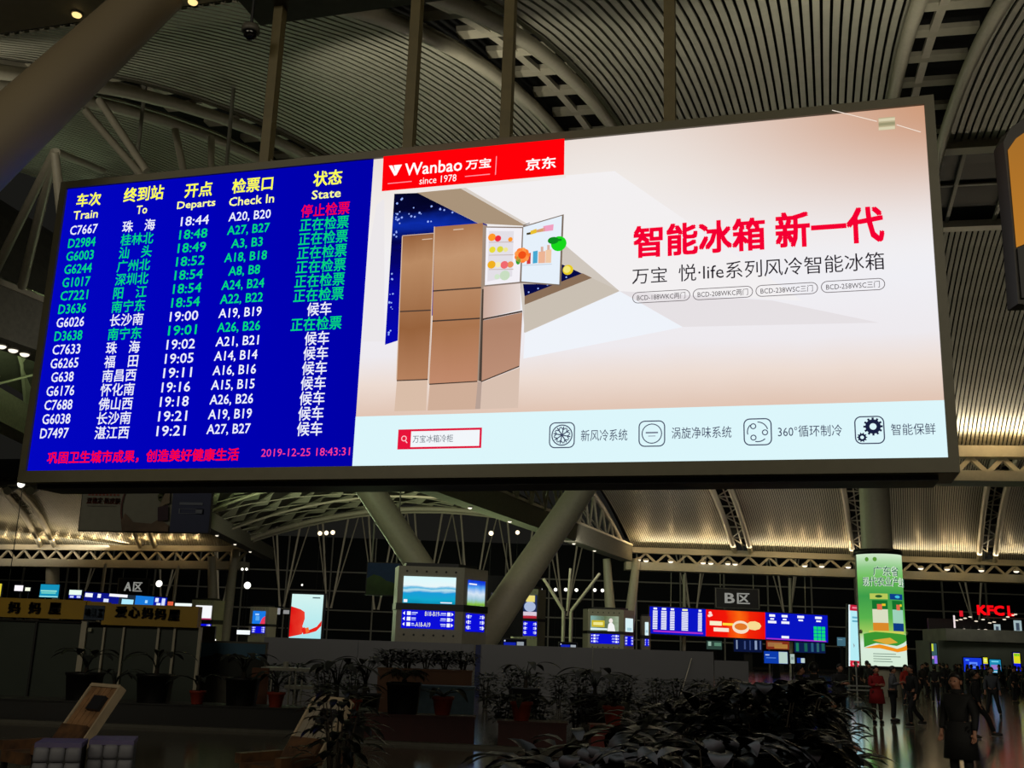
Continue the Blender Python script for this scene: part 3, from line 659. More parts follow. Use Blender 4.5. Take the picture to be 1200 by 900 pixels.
# ---------------------------------------------------------------- displays and signs of the far hall
class NFace(Face):
    """display face addressed in fractions of its width and height"""
    def P(s, a, b, l=0): return Face.P(s, a * s.w, b * s.h, l)
def place(x0, y0, x1, y1, y):
    """where a rectangle seen at those pixels stands in the plane y: base centre, width, height"""
    c = at_y((x0 + x1) / 2, (y0 + y1) / 2, y); w = (at_y(x1, (y0 + y1) / 2, y) - at_y(x0, (y0 + y1) / 2, y)).length
    h = (at_y((x0 + x1) / 2, y0, y) - at_y((x0 + x1) / 2, y1, y)).length
    return c - Vector((0, 0, h / 2)), w, h
CASE = mat('pale_kiosk_metal', '8f897a', 0.5, var=0.05); NAVY = mat('navy_sign_board', '0c0f16', 0.5)
WL, BL, CY = em('f2f4ff'), em('0010c8'), em('9fe8ff')
def display(name, label, cat, px, y, bezel=0.06, depth=0.3, group=None, case=BLACK, stand=None, rods=None, rz=0.0, feet=False):
    p, w, h = place(*px, y); t = thing(name, label, cat, p, rz, group); mb = MB()
    mb.box((0, depth / 2, h / 2), (w + 2 * bezel, depth, h + 2 * bezel), case); mb.build('casing', t)
    if rods:
        for s in (-0.38, 0.38):
            mb = MB(); mb.tube((s * w, depth / 2, h), (s * w, depth / 2, rods - p.z), 0.05, 0.05, GREY_STEEL, 6); mb.build('hanging_rod', t)
    if stand:
        mb = MB(); mb.box((0, depth / 2, -p.z / 2 - bezel / 2), (stand * w, depth * 0.8, p.z - bezel), case); mb.box((0, depth / 2, -p.z + 0.05), (stand * w * 1.3, depth * 1.6, 0.1), case); mb.build('stand', t)
    fc = NFace(-w / 2, h, w, h, -0.01, eps=0.02); return t, fc
def bars(fc, a0, b0, a1, b1, n, m, fill=0.6, l=2, jag=0.0, seed=1):
    r = random.Random(seed); hh = (b1 - b0) / n
    for k in range(n): fc.rect(a0 + jag * r.random() * (a1 - a0), b0 + hh * (k + 0.5 - fill / 2), a1 - jag * r.random() * (a1 - a0), b0 + hh * (k + 0.5 + fill / 2), m, l)

def guide(fc, t, a, b):
    """blue wayfinding panel: white arrows, pictogram squares and gate numbers"""
    fc.rect(0, 0, 1, 1, em('0a0cd8'), 0)
    for k in range(3):
        y = 0.08 + 0.3 * k
        fc.rect(0.1, y, 0.17, y + 0.2, WL, 1); fc.poly([(0.02, y + 0.1), (0.06, y), (0.06, y + 0.2)], WL, 1)
        fc.rect(0.86, y, 0.92, y + 0.2, WL, 1); fc.poly([(0.98, y + 0.1), (0.94, y), (0.94, y + 0.2)][::-1], WL, 1)
        fc.rect(0.19, y + 0.03, 0.30 - 0.03 * k, y + 0.09, em('c8d0ff'), 1); fc.rect(0.74, y + 0.03, 0.84, y + 0.09, em('c8d0ff'), 1)
        fc.rect(0.19, y + 0.13, 0.27, y + 0.18, em('a0a8f0'), 1); fc.rect(0.71 + 0.02 * k, y + 0.13, 0.84, y + 0.18, em('a0a8f0'), 1)
    if a: fc.text(a, 0.44, 0.06, 0.71, 0.30, em('f4f4d0'), 1)
    if b: fc.text(b, 0.27, 0.66, 0.55, 0.90, em('f4f4d0'), 1)
    fc.build('guide_panel', t)
def picture_beach(fc):
    fc.rect(0, 0, 1, 1, em_ramp('beach_picture', [(0, '0a8cb0'), (0.18, '12a6cc'), (0.4, '1c9ad8'), (0.5, 'bfe4ee'), (0.58, '4fb4e0'), (0.66, 'e8f6f8'), (1, 'd8fbff')], 'Z', noise=0.22, nscale=3), 0)
    fc.rect(0.02, 0.86, 0.09, 0.97, WL, 1); fc.rect(0.72, 0.93, 0.94, 0.97, WL, 1)
def picture_hills(fc):
    fc.rect(0, 0, 1, 1, em_ramp('hills_picture', [(0, '2a7a28'), (0.14, '8cc048'), (0.3, '9fc8d8'), (0.5, 'd4e4f4'), (0.72, '5aa4ee'), (0.88, '1a50e0'), (1, '1030d0')], 'Z', noise=0.2, nscale=3), 0)
    fc.rect(0.05, 0.12, 0.5, 0.17, WL, 1); fc.rect(0.72, 0.92, 0.92, 0.96, WL, 1)
def picture_white(fc): fc.rect(0, 0, 1, 1, em('f6f8fa'), 0); fc.rect(0, 0.9, 1, 1, em('a01850'), 1)
def picture_person_ad(fc):
    fc.rect(0, 0, 1, 1, em_ramp('shop_picture', [(0, '7fa7a0'), (0.5, '5c6c4c'), (1, '98a890')], 'X', noise=0.5, nscale=4), 0)
    fc.rect(0.04, 0.3, 0.5, 0.75, em('c8b428'), 1); fc.rect(0.1, 0.42, 0.44, 0.62, em('efe890'), 2); fc.rect(0, 0.82, 0.6, 0.94, em('dff0f4'), 1)
    fc.disc(0.72, 0.3, 0.07, em('eee6e0'), 2, ry=0.16); fc.poly([(0.6, 1), (0.63, 0.55), (0.68, 0.44), (0.77, 0.44), (0.84, 0.6), (0.88, 1)], em('f4f4f4'), 2)
def picture_tall(fc):
    fc.rect(0, 0, 1, 1, em('20305c'), 0); fc.disc(0.5, 0.5, 0.42, em('a8b8d8'), 1, ry=0.22); fc.rect(0.2, 0.02, 0.85, 0.3, em('e8d878'), 1); fc.rect(0, 0.72, 1, 0.9, em('d8c8d8'), 1); fc.rect(0, 0.88, 1, 1, em('b02838'), 1)
def picture_blue(fc):
    fc.rect(0, 0, 1, 1, em('1878e0'), 0); fc.rect(0.2, 0.2, 0.5, 0.34, em('a0d0ff'), 1); fc.rect(0.25, 0.4, 0.55, 0.75, em('58a8f0'), 1); fc.poly([(0.62, 1), (0.75, 0.6), (0.9, 0.45), (1, 0.4), (1, 1)], em('e83858'), 1)
def picture_pale(fc): fc.rect(0, 0, 1, 1, em('d8f0f4'), 0); fc.rect(0.2, 0.6, 0.8, 0.8, em('a8ccd8'), 1)
def kiosk(label, x0, x1, y0, y, scr, pan, main, side, names, side_px=0, group=None):
    """hexagonal information kiosk: pale metal drum, dark cap and belt, picture screens over blue guide panels"""
    p0 = at_y(x0, (y0 + 750) / 2, y); p1 = at_y(x1, (y0 + 750) / 2, y); top = at_y((x0 + x1) / 2, y0, y).z
    w = p1.x - p0.x; cx = (p0.x + p1.x) / 2; t = thing('information_kiosk', label, 'kiosk', (cx, y, 0), 0, group)
    sd = w * 0.62; ang = radians(56); ux, uy = cos(ang) * sd, sin(ang) * sd
    plan = [(-w / 2, 0), (w / 2, 0), (w / 2 + ux, uy), (w / 2, 2 * uy), (-w / 2, 2 * uy), (-w / 2 - ux * 0.3, uy)]
    def prism(z0, z1, k, m, nm):
        mb = MB(); v = [(x * k, (yy - uy) * k + uy, z) for z in (z0, z1) for x, yy in plan]; n = 6
        mb.add(v, [tuple(range(n))[::-1], tuple(range(n, 2 * n))] + [(i, (i + 1) % n, n + (i + 1) % n, n + i) for i in range(n)], m); return mb.build(nm, t)
    zz = lambda py: at_y((x0 + x1) / 2, py, y).z
    zb0, zb1 = zz(pan[1]) + 0.02, zz(scr[3]) - 0.02
    prism(0, zb0, 1, CASE, 'lower_drum'); prism(zb0 - 0.02, zb1 + 0.02, 1.02, BLACK, 'belt'); prism(zb1, top, 1, CASE, 'upper_drum'); prism(top, top + 0.035 * top, 0.8, BLACK, 'cap')
    def face(px, nm, fn, txt=None):
        q0 = at_y(px[0], (px[1] + px[3]) / 2, y); q1 = at_y(px[2], (px[1] + px[3]) / 2, y)
        fc = NFace(q0.x - cx, zz(px[1]), q1.x - q0.x, zz(px[1]) - zz(px[3]), -0.03, eps=0.012)
        if fn: fn(fc); fc.build(nm, t)
        else: guide(fc, t, *txt)
    face(scr, 'screen', main); face(pan, 'guide_panel', None, names)
    Mr = Matrix.Translation((w / 2, 0, 0)) @ Matrix.Rotation(ang, 4, 'Z')
    if side:
        sf = NFace(sd * 0.14, zz(scr[1] + 1.5), sd * 0.74, zz(scr[1] + 1.5) - zz(scr[3] + 2.5), -0.03, M=Mr, eps=0.012); side(sf); sf.build('screen', t)
        sf = NFace(sd * 0.1, zz(pan[1] + 1.5), sd * 0.8, zz(pan[1] + 1.5) - zz(pan[3] + 1.5), -0.03, M=Mr, eps=0.012); guide(sf, t, None, None)
    for row in ((zz(y0) + zz(scr[1])) / 2, zz(pan[3]) - 0.32 * w / 3.4):
        for k in range(6):
            mb = MB(); x = lerp(-w * 0.37, w * 0.37, k / 5); mb.path([(x, 0.05, row), (x, -0.025, row)], w * 0.017, BLACK, 12); mb.build('vent', t)
    return t
kiosk('largest information kiosk, showing a turquoise beach picture over gate numbers', 465, 543, 664, 55, (472.5, 676, 534, 707.5), (470.5, 715.5, 532.5, 737), picture_beach, picture_hills, ('B18-B19', 'A18-A19'))
kiosk('smaller far information kiosk showing an advert with a person in white', 689, 731, 714, 112, (692, 722, 725, 739.5), (692, 743, 726, 754.5), picture_person_ad, picture_pale, (None, None))
kiosk('information kiosk half hidden by the leaning column, with a blue and yellow poster screen', 602, 630, 690, 88, (613, 697, 629, 724.5), (613, 728, 629, 745), picture_tall, None, (None, None))
kiosk('information kiosk at the end of the yellow fascia, glowing with a white screen', 223, 249, 703, 95, (229, 709.5, 248, 726), (228.5, 731, 247, 739.5), picture_white, None, (None, None))
kiosk('small information kiosk with a blue and red picture beside the red lightbox', 292, 314, 711, 105, (296, 716, 311, 731), (295, 734, 310.5, 742), picture_blue, None, (None, None))
kiosk('far information kiosk with a pale screen at the left edge of the train board', 751.5, 760, 722, 116, (755.8, 729, 760, 744.5), (755.6, 748.5, 760.4, 757), picture_pale, None, (None, None))

# red and white lightbox, left of the kiosk
t, fc = display('advert_lightbox', 'glowing upright lightbox with a red draped cloth on pale blue', 'lightbox', (340.5, 696.5, 377.5, 748.5), 52, 0.08, 0.35, stand=0.7)
fc.rect(0, 0, 1, 1, em_ramp('pale_blue_glow', [(0, 'a8e4ec'), (1, 'd4f4f0')], 'Z'), 0); fc.build('screen', t)
fc.poly([(0, 0.28), (0.3, 0.34), (0.44, 0.4), (0.46, 0.55), (0.4, 0.72), (0.46, 0.8), (0.4, 0.9), (0, 0.97)], em_ramp('red_cloth', [(0, 'd81010'), (0.5, 'ee4430'), (1, 'd8301e')], 'X', noise=0.5, nscale=3), 1)
fc.poly([(0.38, 0.78), (0.46, 0.74), (0.62, 0.80), (0.86, 0.72), (1, 0.58), (1, 0.70), (0.85, 0.82), (0.6, 0.88), (0.45, 0.9)], em('e82418'), 2); fc.poly([(0.5, 0.76), (0.6, 0.74), (0.64, 0.84), (0.54, 0.88)], em('f26a2c'), 3); fc.rect(0.66, 0.06, 0.9, 0.085, em('405860'), 1); fc.build('cloth_picture', t)
# zone signs
for lab, px, y, s, rods in (('dark hanging sign reading A with a Chinese character, above the yellow fascia', (138, 678, 174.5, 697.5), 142, 'A 区', 10.6), ('dark hanging sign reading B with a Chinese character, above the red train board panel', (838.5, 690, 889.5, 712.8), 121.3, 'B 区', 10.95)):
    t, fc = display('zone_sign', lab, 'sign', px, y, 0.1, 0.25, 'zone signs', NAVY, rods=rods)
    fc.frame(0, 0, 1, 1, 0.012, mat('sign_rim', '8a8a80', 0.4), 1); fc.build('rim', t)
    SL = em('8a8a84'); fc.text('A' if s[0] == 'A' else 'B', 0.22, 0.24, 0.43, 0.74, SL, 1, 0.022); fc.text('区', 0.50, 0.22, 0.78, 0.76, SL, 1, 0.016); fc.build('lettering', t)
t, fc = display('zone_sign', 'tall dark sign panel with a B, half hidden behind the leaning column', 'sign', (566, 676, 612, 744), 72, 0.08, 0.3, 'zone signs', NAVY, stand=0.4)
fc.text('B', 0.2, 0.28, 0.34, 0.43, em('34343a'), 1, 0.02); fc.text('区', 0.42, 0.28, 0.6, 0.43, em('34343a'), 1, 0.02); fc.build('lettering', t)
# unlit landscape banner left of the big kiosk
t, fc = display('landscape_banner', 'unlit hanging banner with a blue sky and green hill picture left of the big kiosk', 'banner', (430, 660, 468, 697), 62, 0.05, 0.12, rods=14)
fc.rect(0, 0, 1, 1, mat('banner_sky', '1c3a66', 0.7), 0); fc.poly([(0, 0.5), (0.2, 0.36), (0.42, 0.42), (0.6, 0.55), (0.8, 0.6), (1, 0.72), (1, 1), (0, 1)], mat('banner_hill', '3a5228', 0.7, var=0.4, scale=1), 1); fc.build('print', t)

# train board of the far zone
t, fc = display('train_board', 'far blue and red train board hanging under the B sign', 'display board', (761, 716, 969.5, 747.5), 121.1, 0.12, 0.5, rods=10.95)
t.rotation_euler = (0, radians(1.0), 0)
fc.rect(0, 0, 0.316, 1, em('0a14c4'), 0); fc.build('departure_screen', t)
for a0, a1, k in ((0.018, 0.044, 0), (0.065, 0.095, 1), (0.115, 0.14, 2), (0.18, 0.216, 3), (0.272, 0.294, 4)):
    fc.rect(a0 + 0.003, 0.03, a1 - 0.003, 0.1, WL if k != 3 else em('f4f4b0'), 1); bars(fc, a0, 0.13, a1, 0.84, 11, WL, 0.66, 1)
    fc.build('board_text_column', t)
fc.rect(0.022, 0.875, 0.30, 0.93, em('b030c8'), 1); fc.build('board_notice', t)
fc.rect(0.316, 0, 0.65, 1, em_ramp('red_advert', [(0, 'ee0808'), (0.35, 'f01808'), (0.55, 'fa6810'), (0.7, 'f02808'), (1, 'e80808')], 'X', noise=0.3, nscale=2), 0)
for x, y in ((0.34, 0.12), (0.345, 0.2), (0.335, 0.23)): fc.disc(x, y, 0.009, em('ffd8d0'), 1, ry=0.05)
fc.rect(0.338, 0.42, 0.405, 0.58, em('f8ecc8'), 1); fc.rect(0.36, 0.66, 0.445, 0.8, em('f8e4d0'), 1); fc.rect(0.41, 0.47, 0.47, 0.56, em('ffd83c'), 1)
fc.disc(0.512, 0.6, 0.048, em('f6e0c4'), 2, ry=0.24); fc.disc(0.512, 0.58, 0.036, em('e07828'), 3, ry=0.13); fc.disc(0.585, 0.52, 0.042, em('f8d890'), 2, ry=0.17, n=9)
fc.build('advert_screen', t)
fc.rect(0.65, 0, 1, 1, em('0814c0'), 0)
for a0, a1 in ((0.672, 0.705), (0.742, 0.775), (0.83, 0.868), (0.93, 0.968)): fc.rect(a0, 0.06, a1, 0.15, WL, 1); fc.rect(a0 + 0.006, 0.2, a1 - 0.006, 0.26, WL, 1)
for a0, a1, b in ((0.665, 0.712, 0.3), (0.74, 0.785, 0.3), (0.74, 0.782, 0.84)): fc.rect(a0, b, a1, b + 0.09, WL, 1)
fc.rect(0.655, 0.945, 0.99, 0.985, em('b030c8'), 1); fc.build('departure_screen', t)
for k in range(12): fc.rect(0.921 + 0.0225 * (k % 3), 0.43 + 0.135 * (k // 3), 0.940 + 0.0225 * (k % 3), 0.545 + 0.135 * (k // 3), em('10d878'), 1); fc.build('status_cell', t)

# small displays beneath it
def poster(name, label, cat, px, y, colour, bits=(), stand=0.3, group=None, lit=True, rods=None):
    t, fc = display(name, label, cat, px, y, 0.06, 0.2, group, stand=stand, rods=rods)
    fc.rect(0, 0, 1, 1, em(colour) if lit else mat('print_' + colour, colour, 0.6), 0); fc.build('panel', t)
    for a0, b0, a1, b1, c in bits: fc.rect(a0, b0, a1, b1, em(c) if lit else mat('print_' + c, c, 0.6), 1)
    if bits: fc.build('artwork', t)
    return t
poster('advert_screen', 'blue and white slide screen under the far train board', 'screen', (895.5, 763.5, 923, 777.5), 95, '0c3aa8', [(0.62, 0.02, 0.99, 0.98, 'b4ccc4'), (0.05, 0.26, 0.22, 0.34, 'b8d0f4'), (0.08, 0.5, 0.5, 0.58, '4c7cd8')])
poster('advert_screen', 'narrow pale screen right of the blue and white slide screen', 'screen', (926, 766.5, 931, 777.5), 95, 'a8bcb4', [(0.2, 0.3, 0.8, 0.6, '7f948c')])
poster('advert_screen', 'small half blue half pale screen, third along under the train board', 'screen', (934, 771, 943, 777), 95, '0c2c90', [(0.5, 0.05, 1, 0.95, 'b8ccc8')])
poster('fabric_poster', 'dim navy poster strip with pale vertical lettering strokes', 'poster', (860, 749, 893, 764), 126, '0a1438', [(0.08, 0.1, 0.13, 0.8, '8090b0'), (0.36, 0.15, 0.42, 0.8, '384878'), (0.55, 0.1, 0.6, 0.85, '304070'), (0.74, 0.1, 0.82, 0.8, '8898b8'), (0.92, 0.1, 0.96, 0.8, '506090')])
poster('fabric_poster', 'dim orange and red poster below the red train board panel', 'poster', (898, 751, 929, 761), 126, '7c2c18', [(0.05, 0.2, 0.6, 0.7, '9c6a40'), (0.3, 0.4, 0.8, 0.9, 'a87838')])
poster('fabric_poster', 'dim navy poster strip with green figures below the train board', 'poster', (931, 752, 967, 765), 126, '0c1c48', [(0.05, 0.15, 0.14, 0.9, '1c7858'), (0.32, 0.15, 0.42, 0.9, '1a5c50'), (0.54, 0.1, 0.62, 0.9, '285878'), (0.72, 0.1, 0.8, 0.9, '2c6068'), (0.88, 0.1, 0.98, 0.8, '1c5c50')])
poster('shop_screen', 'dim teal picture screen left of the red edged lightbox', 'screen', (981, 747, 991.5, 757), 122, '406878', [(0.1, 0.2, 0.6, 0.3, '7090a0')])
poster('shop_screen', 'dim green and teal shop window picture under the blue train board end', 'screen', (828, 751, 846, 761), 130, '2c4038', [(0.1, 0.1, 0.3, 0.6, '90b0a0'), (0.5, 0.2, 0.95, 0.6, '56806a')])
poster('desk_monitor', 'low dark counter monitor with a blue strip right of the leaning column foot', 'monitor', (589, 749.5, 616, 757.5), 58, '05060c', [(0.06, 0.1, 0.12, 0.3, 'c8d0f0'), (0.05, 0.42, 0.58, 0.95, '1020a0'), (0.62, 0.3, 0.92, 0.9, '9098a0')], stand=0.5)
poster('desk_monitor', 'low dark counter monitor with a blue strip below the branching lamp post', 'monitor', (655.5, 753.5, 676, 759.5), 66, '05060c', [(0.06, 0.15, 0.12, 0.4, 'c8d0f0'), (0.08, 0.35, 0.6, 0.95, '1424b0'), (0.64, 0.35, 0.94, 0.9, 'a0a8b0')], stand=0.5)
poster('advert_screen', 'teal lit screen with wavy white lettering behind the yellow fascia', 'screen', (47, 685, 69, 700), 98, '1490b8', [(0.04, 0.45, 0.9, 0.56, '8fe0d0'), (0.08, 0.6, 0.86, 0.72, '6ad0c8'), (0, 0.9, 0.98, 0.97, 'a8f0f0')])
poster('lit_box', 'bright white lit box at the far left above the yellow fascia', 'light', (17, 686, 27, 692.5), 104, 'fff8ff', stand=0.3)
poster('lit_box', 'small yellowish lit box right of the bright white one at the far left', 'light', (29.5, 688.5, 35.5, 692.5), 104, 'f4f8e0', stand=0.3)
poster('lit_box', 'yellow lit box cut by the left border above the fascia', 'light', (-6, 684, 1.4, 699), 96, 'd8c838', stand=0.3)
poster('guide_screen', 'white and blue lit guide screen left of the A sign', 'screen', (81, 691.5, 95.5, 701), 104, '101cb0', [(0, 0, 1, 0.6, 'e8fff0'), (0.1, 0.72, 0.4, 0.95, 'c8d4ff'), (0.65, 0.7, 0.95, 0.95, 'c8d4ff')])
t, fc = display('train_board', 'far blue train board under the A sign, partly behind the yellow fascia', 'display board', (98, 697, 195.5, 708.5), 112, 0.1, 0.4, stand=0.5); t.rotation_euler = (0, radians(2.2), 0)
fc.rect(0, 0, 0.42, 1, em('0c1484'), 0); fc.rect(0.42, 0, 0.62, 1, em('202c38'), 0); fc.rect(0.62, 0, 0.84, 1, em('1878d8'), 0); fc.rect(0.84, 0, 1, 1, em('0c1ca8'), 0); fc.build('screen', t)
for a0, b0, a1, b1, c in ((0.01, 0.1, 0.1, 0.5, 'f0f4ff'), (0.16, 0.1, 0.2, 0.5, 'f0f4ff'), (0.3, 0.0, 0.52, 0.28, 'f8f8ff'), (0.24, 0.55, 0.3, 0.9, 'e0e8ff'), (0.46, 0.45, 0.6, 0.98, 'b0ecff'), (0.86, 0.1, 0.9, 0.5, 'e8f0ff'), (0.88, 0.6, 0.93, 0.9, 'e8f0ff'), (0.94, 0.1, 0.98, 0.9, 'd8e0ff'), (0.74, 0.4, 0.77, 0.7, 'a8dcff')): fc.rect(a0, b0, a1, b1, em(c), 1)
fc.build('board_text', t)
poster('lit_box', 'small red lit box right of the far blue board under the A sign', 'light', (196.5, 705, 203, 709.5), 108, 'e06040')
poster('lit_box', 'long white lit strip above the right end of the yellow fascia', 'light', (205, 707, 225.5, 712), 108, 'f4fffa', stand=0.6)
poster('lit_box', 'white lit counter strip just right of the pale column pair', 'light', (277.5, 738.5, 293, 743.5), 92, 'f4fcff', stand=0.6)
for x0, y0, x1, y1, lb in ((314, 713, 320, 721, 'first'), (324.5, 712.5, 328.5, 720, 'second'), (332, 715, 340, 719.5, 'third')):
    poster('shop_sign', 'dim white shop mark, %s of three left of the red lightbox' % lb, 'sign', (x0, y0, x1, y1), 140, '8c8c8c' if lb != 'first' else 'b8a8a0', [(0.3, 0.2, 0.7, 0.6, '501010')] if lb == 'first' else ())

# red edged lightbox and round advert pillar on the right
t, fc = display('advert_lightbox', 'upright white lightbox with red top and bottom bands left of the green pillar', 'lightbox', (993, 709, 1012.5, 781), 59, 0.06, 0.35, stand=0.8); t.rotation_euler = (0, radians(2.4), 0)
fc.rect(0, 0, 1, 1, em('b4ecf4'), 0); fc.rect(0, 0, 0.09, 1, em('eafcff'), 1); fc.rect(0.05, 0, 1, 0.095, em('c01c38'), 1); fc.rect(0.05, 0.905, 1, 1, em('cc2038'), 1); fc.build('panel', t)
fc.text('第二届', 0.2, 0.2, 0.72, 0.235, em('60a8c0'), 2); fc.build('lettering', t) if False else None
fc.mb = MB()
for b in (0.19, 0.25): fc.rect(0.2, b, 0.9, b + 0.03, em('68b0c8'), 2)
fc.poly([(0.55, 0.7), (1, 0.6), (1, 0.78), (0.8, 0.76)], em('a8a8b0'), 2); fc.poly([(0.25, 0.62), (0.36, 0.66), (0.3, 0.7)], em('9aa8b0'), 2); fc.rect(0.2, 0.03, 0.8, 0.06, em('e88090'), 2); fc.rect(0.22, 0.94, 0.45, 0.975, em('f0a0a8'), 2); fc.rect(0.5, 0.945, 0.92, 0.97, em('f0a0a8'), 2); fc.build('artwork', t)
PP = at_y(1041, 715, 56.6); ztop, zbot = at_y(1038, 649, 56.6).z, at_y(1044, 781, 56.6).z
t = thing('advert_pillar', 'tall round pillar wrapped in a glowing green farm produce advert', 'pillar', (PP.x, 57.8, 0))
mb = MB(); mb.lathe([(0.86, 0), (0.80, 11.3)], WHITE_STEEL, 32); mb.build('column_shaft', t)
DR = 1.22; H = ztop - zbot
mb = MB(); mb.lathe([(DR, zbot - 0.12), (DR + 0.04, zbot - 0.12), (DR + 0.04, zbot), (DR, zbot)], BLACK, 36); mb.build('lower_ring', t)
mb = MB(); mb.lathe([(0.9, ztop), (DR + 0.04, ztop), (DR + 0.04, ztop + 0.28), (0.85, ztop + 0.3)], BLACK, 36); mb.build('upper_ring', t)
mb = MB(); mb.lathe([(DR - 0.02, zbot), (DR - 0.02, ztop)], CASE, 36); mb.build('drum', t)
W = DR * 2.9; fc = NFace(-W / 2, ztop, W, H, 0, drum=DR, eps=0.006)
fc.rect(0, 0, 1, 1, em_ramp('green_advert', [(0, 'd4ead4'), (0.2, 'd8ecdc'), (0.3, '9ac85c'), (0.42, '58b04c'), (0.62, '3c9a48'), (0.78, '6cbc58'), (0.88, '8cc884'), (1, 'cfe8c8')], 'Z'), 0); fc.build('glowing_wrap', t)
GW, GT = em('f2fff0'), em('2c6a48')
for s, a0, b0, a1, b1 in (('广东省', 0.31, 0.115, 0.69, 0.20), ('现代农业产业园', 0.14, 0.212, 0.90, 0.292)):
    fc.text(s, a0, b0, a1, b1, GW, 3, 0.045); fc.text(s, a0, b0, a1, b1, GT, 9, 0.014)
fc.build('lettering', t)
for k, (a0, a1, band, low) in enumerate(((0.24, 0.5, 'b8c858', 'd88828'), (0.53, 0.79, '0c3c88', '0c3a80'))):
    fc.rect(a0, 0.36, a1, 0.41, em(band), 1); fc.rect(a0 + 0.03, 0.42, a1 - 0.01, 0.5, em('14702c'), 2); fc.rect(a0 + 0.03, 0.5, a1 - 0.01, 0.62, em('d8ddc0' if k == 0 else '9cd0b8'), 2)
    fc.rect(a0 + 0.03, 0.62, a1 - 0.01, 0.69, em(low), 2); fc.rect(a0 + 0.1, 0.455, a0 + 0.17, 0.505, em('e06848'), 3); fc.rect(a0 + 0.17, 0.45, a0 + 0.22, 0.47, em('e8c828'), 3); fc.disc((a0 + a1) / 2, 0.385, 0.05, em('2c5c28' if k == 0 else '40c0d8'), 3, ry=0.013)
    fc.build('product_picture', t)
fc.poly([(0.1, 0.72), (0.3, 0.70), (0.85, 0.72), (0.9, 0.76), (0.6, 0.82), (0.3, 0.80), (0.1, 0.84)], em('3a9430'), 2); fc.rect(0.2, 0.69, 0.78, 0.74, em('c8d058'), 1); fc.poly([(0.25, 0.775), (0.5, 0.75), (0.62, 0.79), (0.45, 0.81)], em('d8a838'), 3)
fc.poly([(0.1, 0.845), (0.35, 0.81), (0.6, 0.845), (0.9, 0.8), (0.9, 0.85), (0.6, 0.875), (0.35, 0.845)], em('f0921c'), 3)
for k, a1 in enumerate((0.58, 0.66, 0.5, 0.52)): fc.rect(0.25, 0.89 + 0.022 * k, a1, 0.897 + 0.022 * k, em('7c9484'), 2)
for x in (0.22, 0.34): fc.disc(x, 0.05, 0.03, em('5c9838'), 2, ry=0.02)
fc.build('artwork', t)
for s in (-1, 1):
    mb = MB(); mb.ball((s * 1.2, -0.32, zbot + 0.30 * H), 0.11, CASE); mb.path([(s * 1.15, -0.2, zbot + 0.30 * H), (s * 1.15, -0.05, zbot + 0.36 * H)], 0.04, CASE, 6); mb.build('bracket', t)

# fried chicken shop and counters at the far right
t = thing('snack_shop', 'dark two storey shop block with large red lit letters above a grey upper ledge', 'shop', (38, 90, 0))
x0, x1 = at_y(1100, 760, 90).x - 38, at_y(1240, 760, 90).x - 38
zt = lambda py, px=1150: at_y(px, py, 90).z
GW_ = mat('shop_grey_wall', '5c6258', 0.7, var=0.1, scale=1)
mb = MB(); mb.box(((x0 + x1) / 2, 2.5, zt(752) / 2), (x1 - x0, 5, zt(752)), GW_); mb.build('lower_wall', t)
mb = MB(); mb.box(((x0 + x1) / 2 + 0.4, 1.8, (zt(752) + zt(738)) / 2), (x1 - x0, 5, zt(738) - zt(752)), mat('shop_ledge', '6a6a60', 0.7, var=0.2, scale=1)); mb.build('ledge', t)
mb = MB(); mb.box(((x0 + x1) / 2 + 1, 4.5, (zt(738) + zt(724)) / 2), (x1 - x0, 0.3, zt(724) - zt(738)), BLACK); mb.build('upper_back', t)
fc = Face(at_y(1143, 716, 90).x - 38, zt(710), 1, 1, -0.4, eps=0.03); wpx = 90 / F_PX
mb = MB(); mb.box(((x0 + x1) / 2 + 1.6, 0.2, zt(723.5)), (5.2, 0.4, 0.12), mat('shop_brown_fascia', '3a2418', 0.6)); mb.build('sign_rail', t)
RD = em('ff0a14')
fc.text('KFC', 0, 0, 30 * wpx, 10 * wpx, RD, 1, 0.07); fc.text('L', 35 * wpx, 0, 40.5 * wpx, 10 * wpx, RD, 1, 0.09); fc.build('red_letters', t)
fc.rect(-21 * wpx, 6.5 * wpx, -17 * wpx, 13 * wpx, em('d81828'), 1); fc.build('red_lit_sign', t); fc.rect(-28.5 * wpx, 12 * wpx, -26.5 * wpx, 26 * wpx, em('f0e0e0'), 1); fc.build('white_lit_strip', t)
for xa, ya, xb, yb in ((1163, 731.5, 1170.5, 744), (1186, 727, 1195, 741)):
    q = at_y(xa, ya, 90); fc = Face(q.x - 38, q.z, (xb - xa) * wpx, (yb - ya) * wpx, -0.2, eps=0.03); fc.rect(0, 0, fc.w, fc.h, em('9fb4b8'), 1); fc.rect(fc.w * 0.25, fc.h * 0.2, fc.w * 0.7, fc.h * 0.8, em('3c4858'), 2); fc.build('menu_screen', t)
for xa, ya in ((1121, 727), (1126, 726), (1131, 724.5), (1137, 723), (1144, 728), (1152, 726), (1160, 730), (1165, 729), (1177, 726), (1181, 723), (1187, 721), (1190, 720), (1130, 737.5), (1138, 738), (1147, 738), (1155, 738)):
    q = at_y(xa, ya, 89.6); mb = MB(); mb.ball((q.x - 38, -0.4, q.z), (0.16, 0.08, 0.05), em('fff0d8')); mb.tube((q.x - 38, -0.4, q.z + 0.04), (q.x - 38, -0.4, q.z + 0.3), 0.02, 0.02, BLACK, 5); mb.build('small_lamp', t)
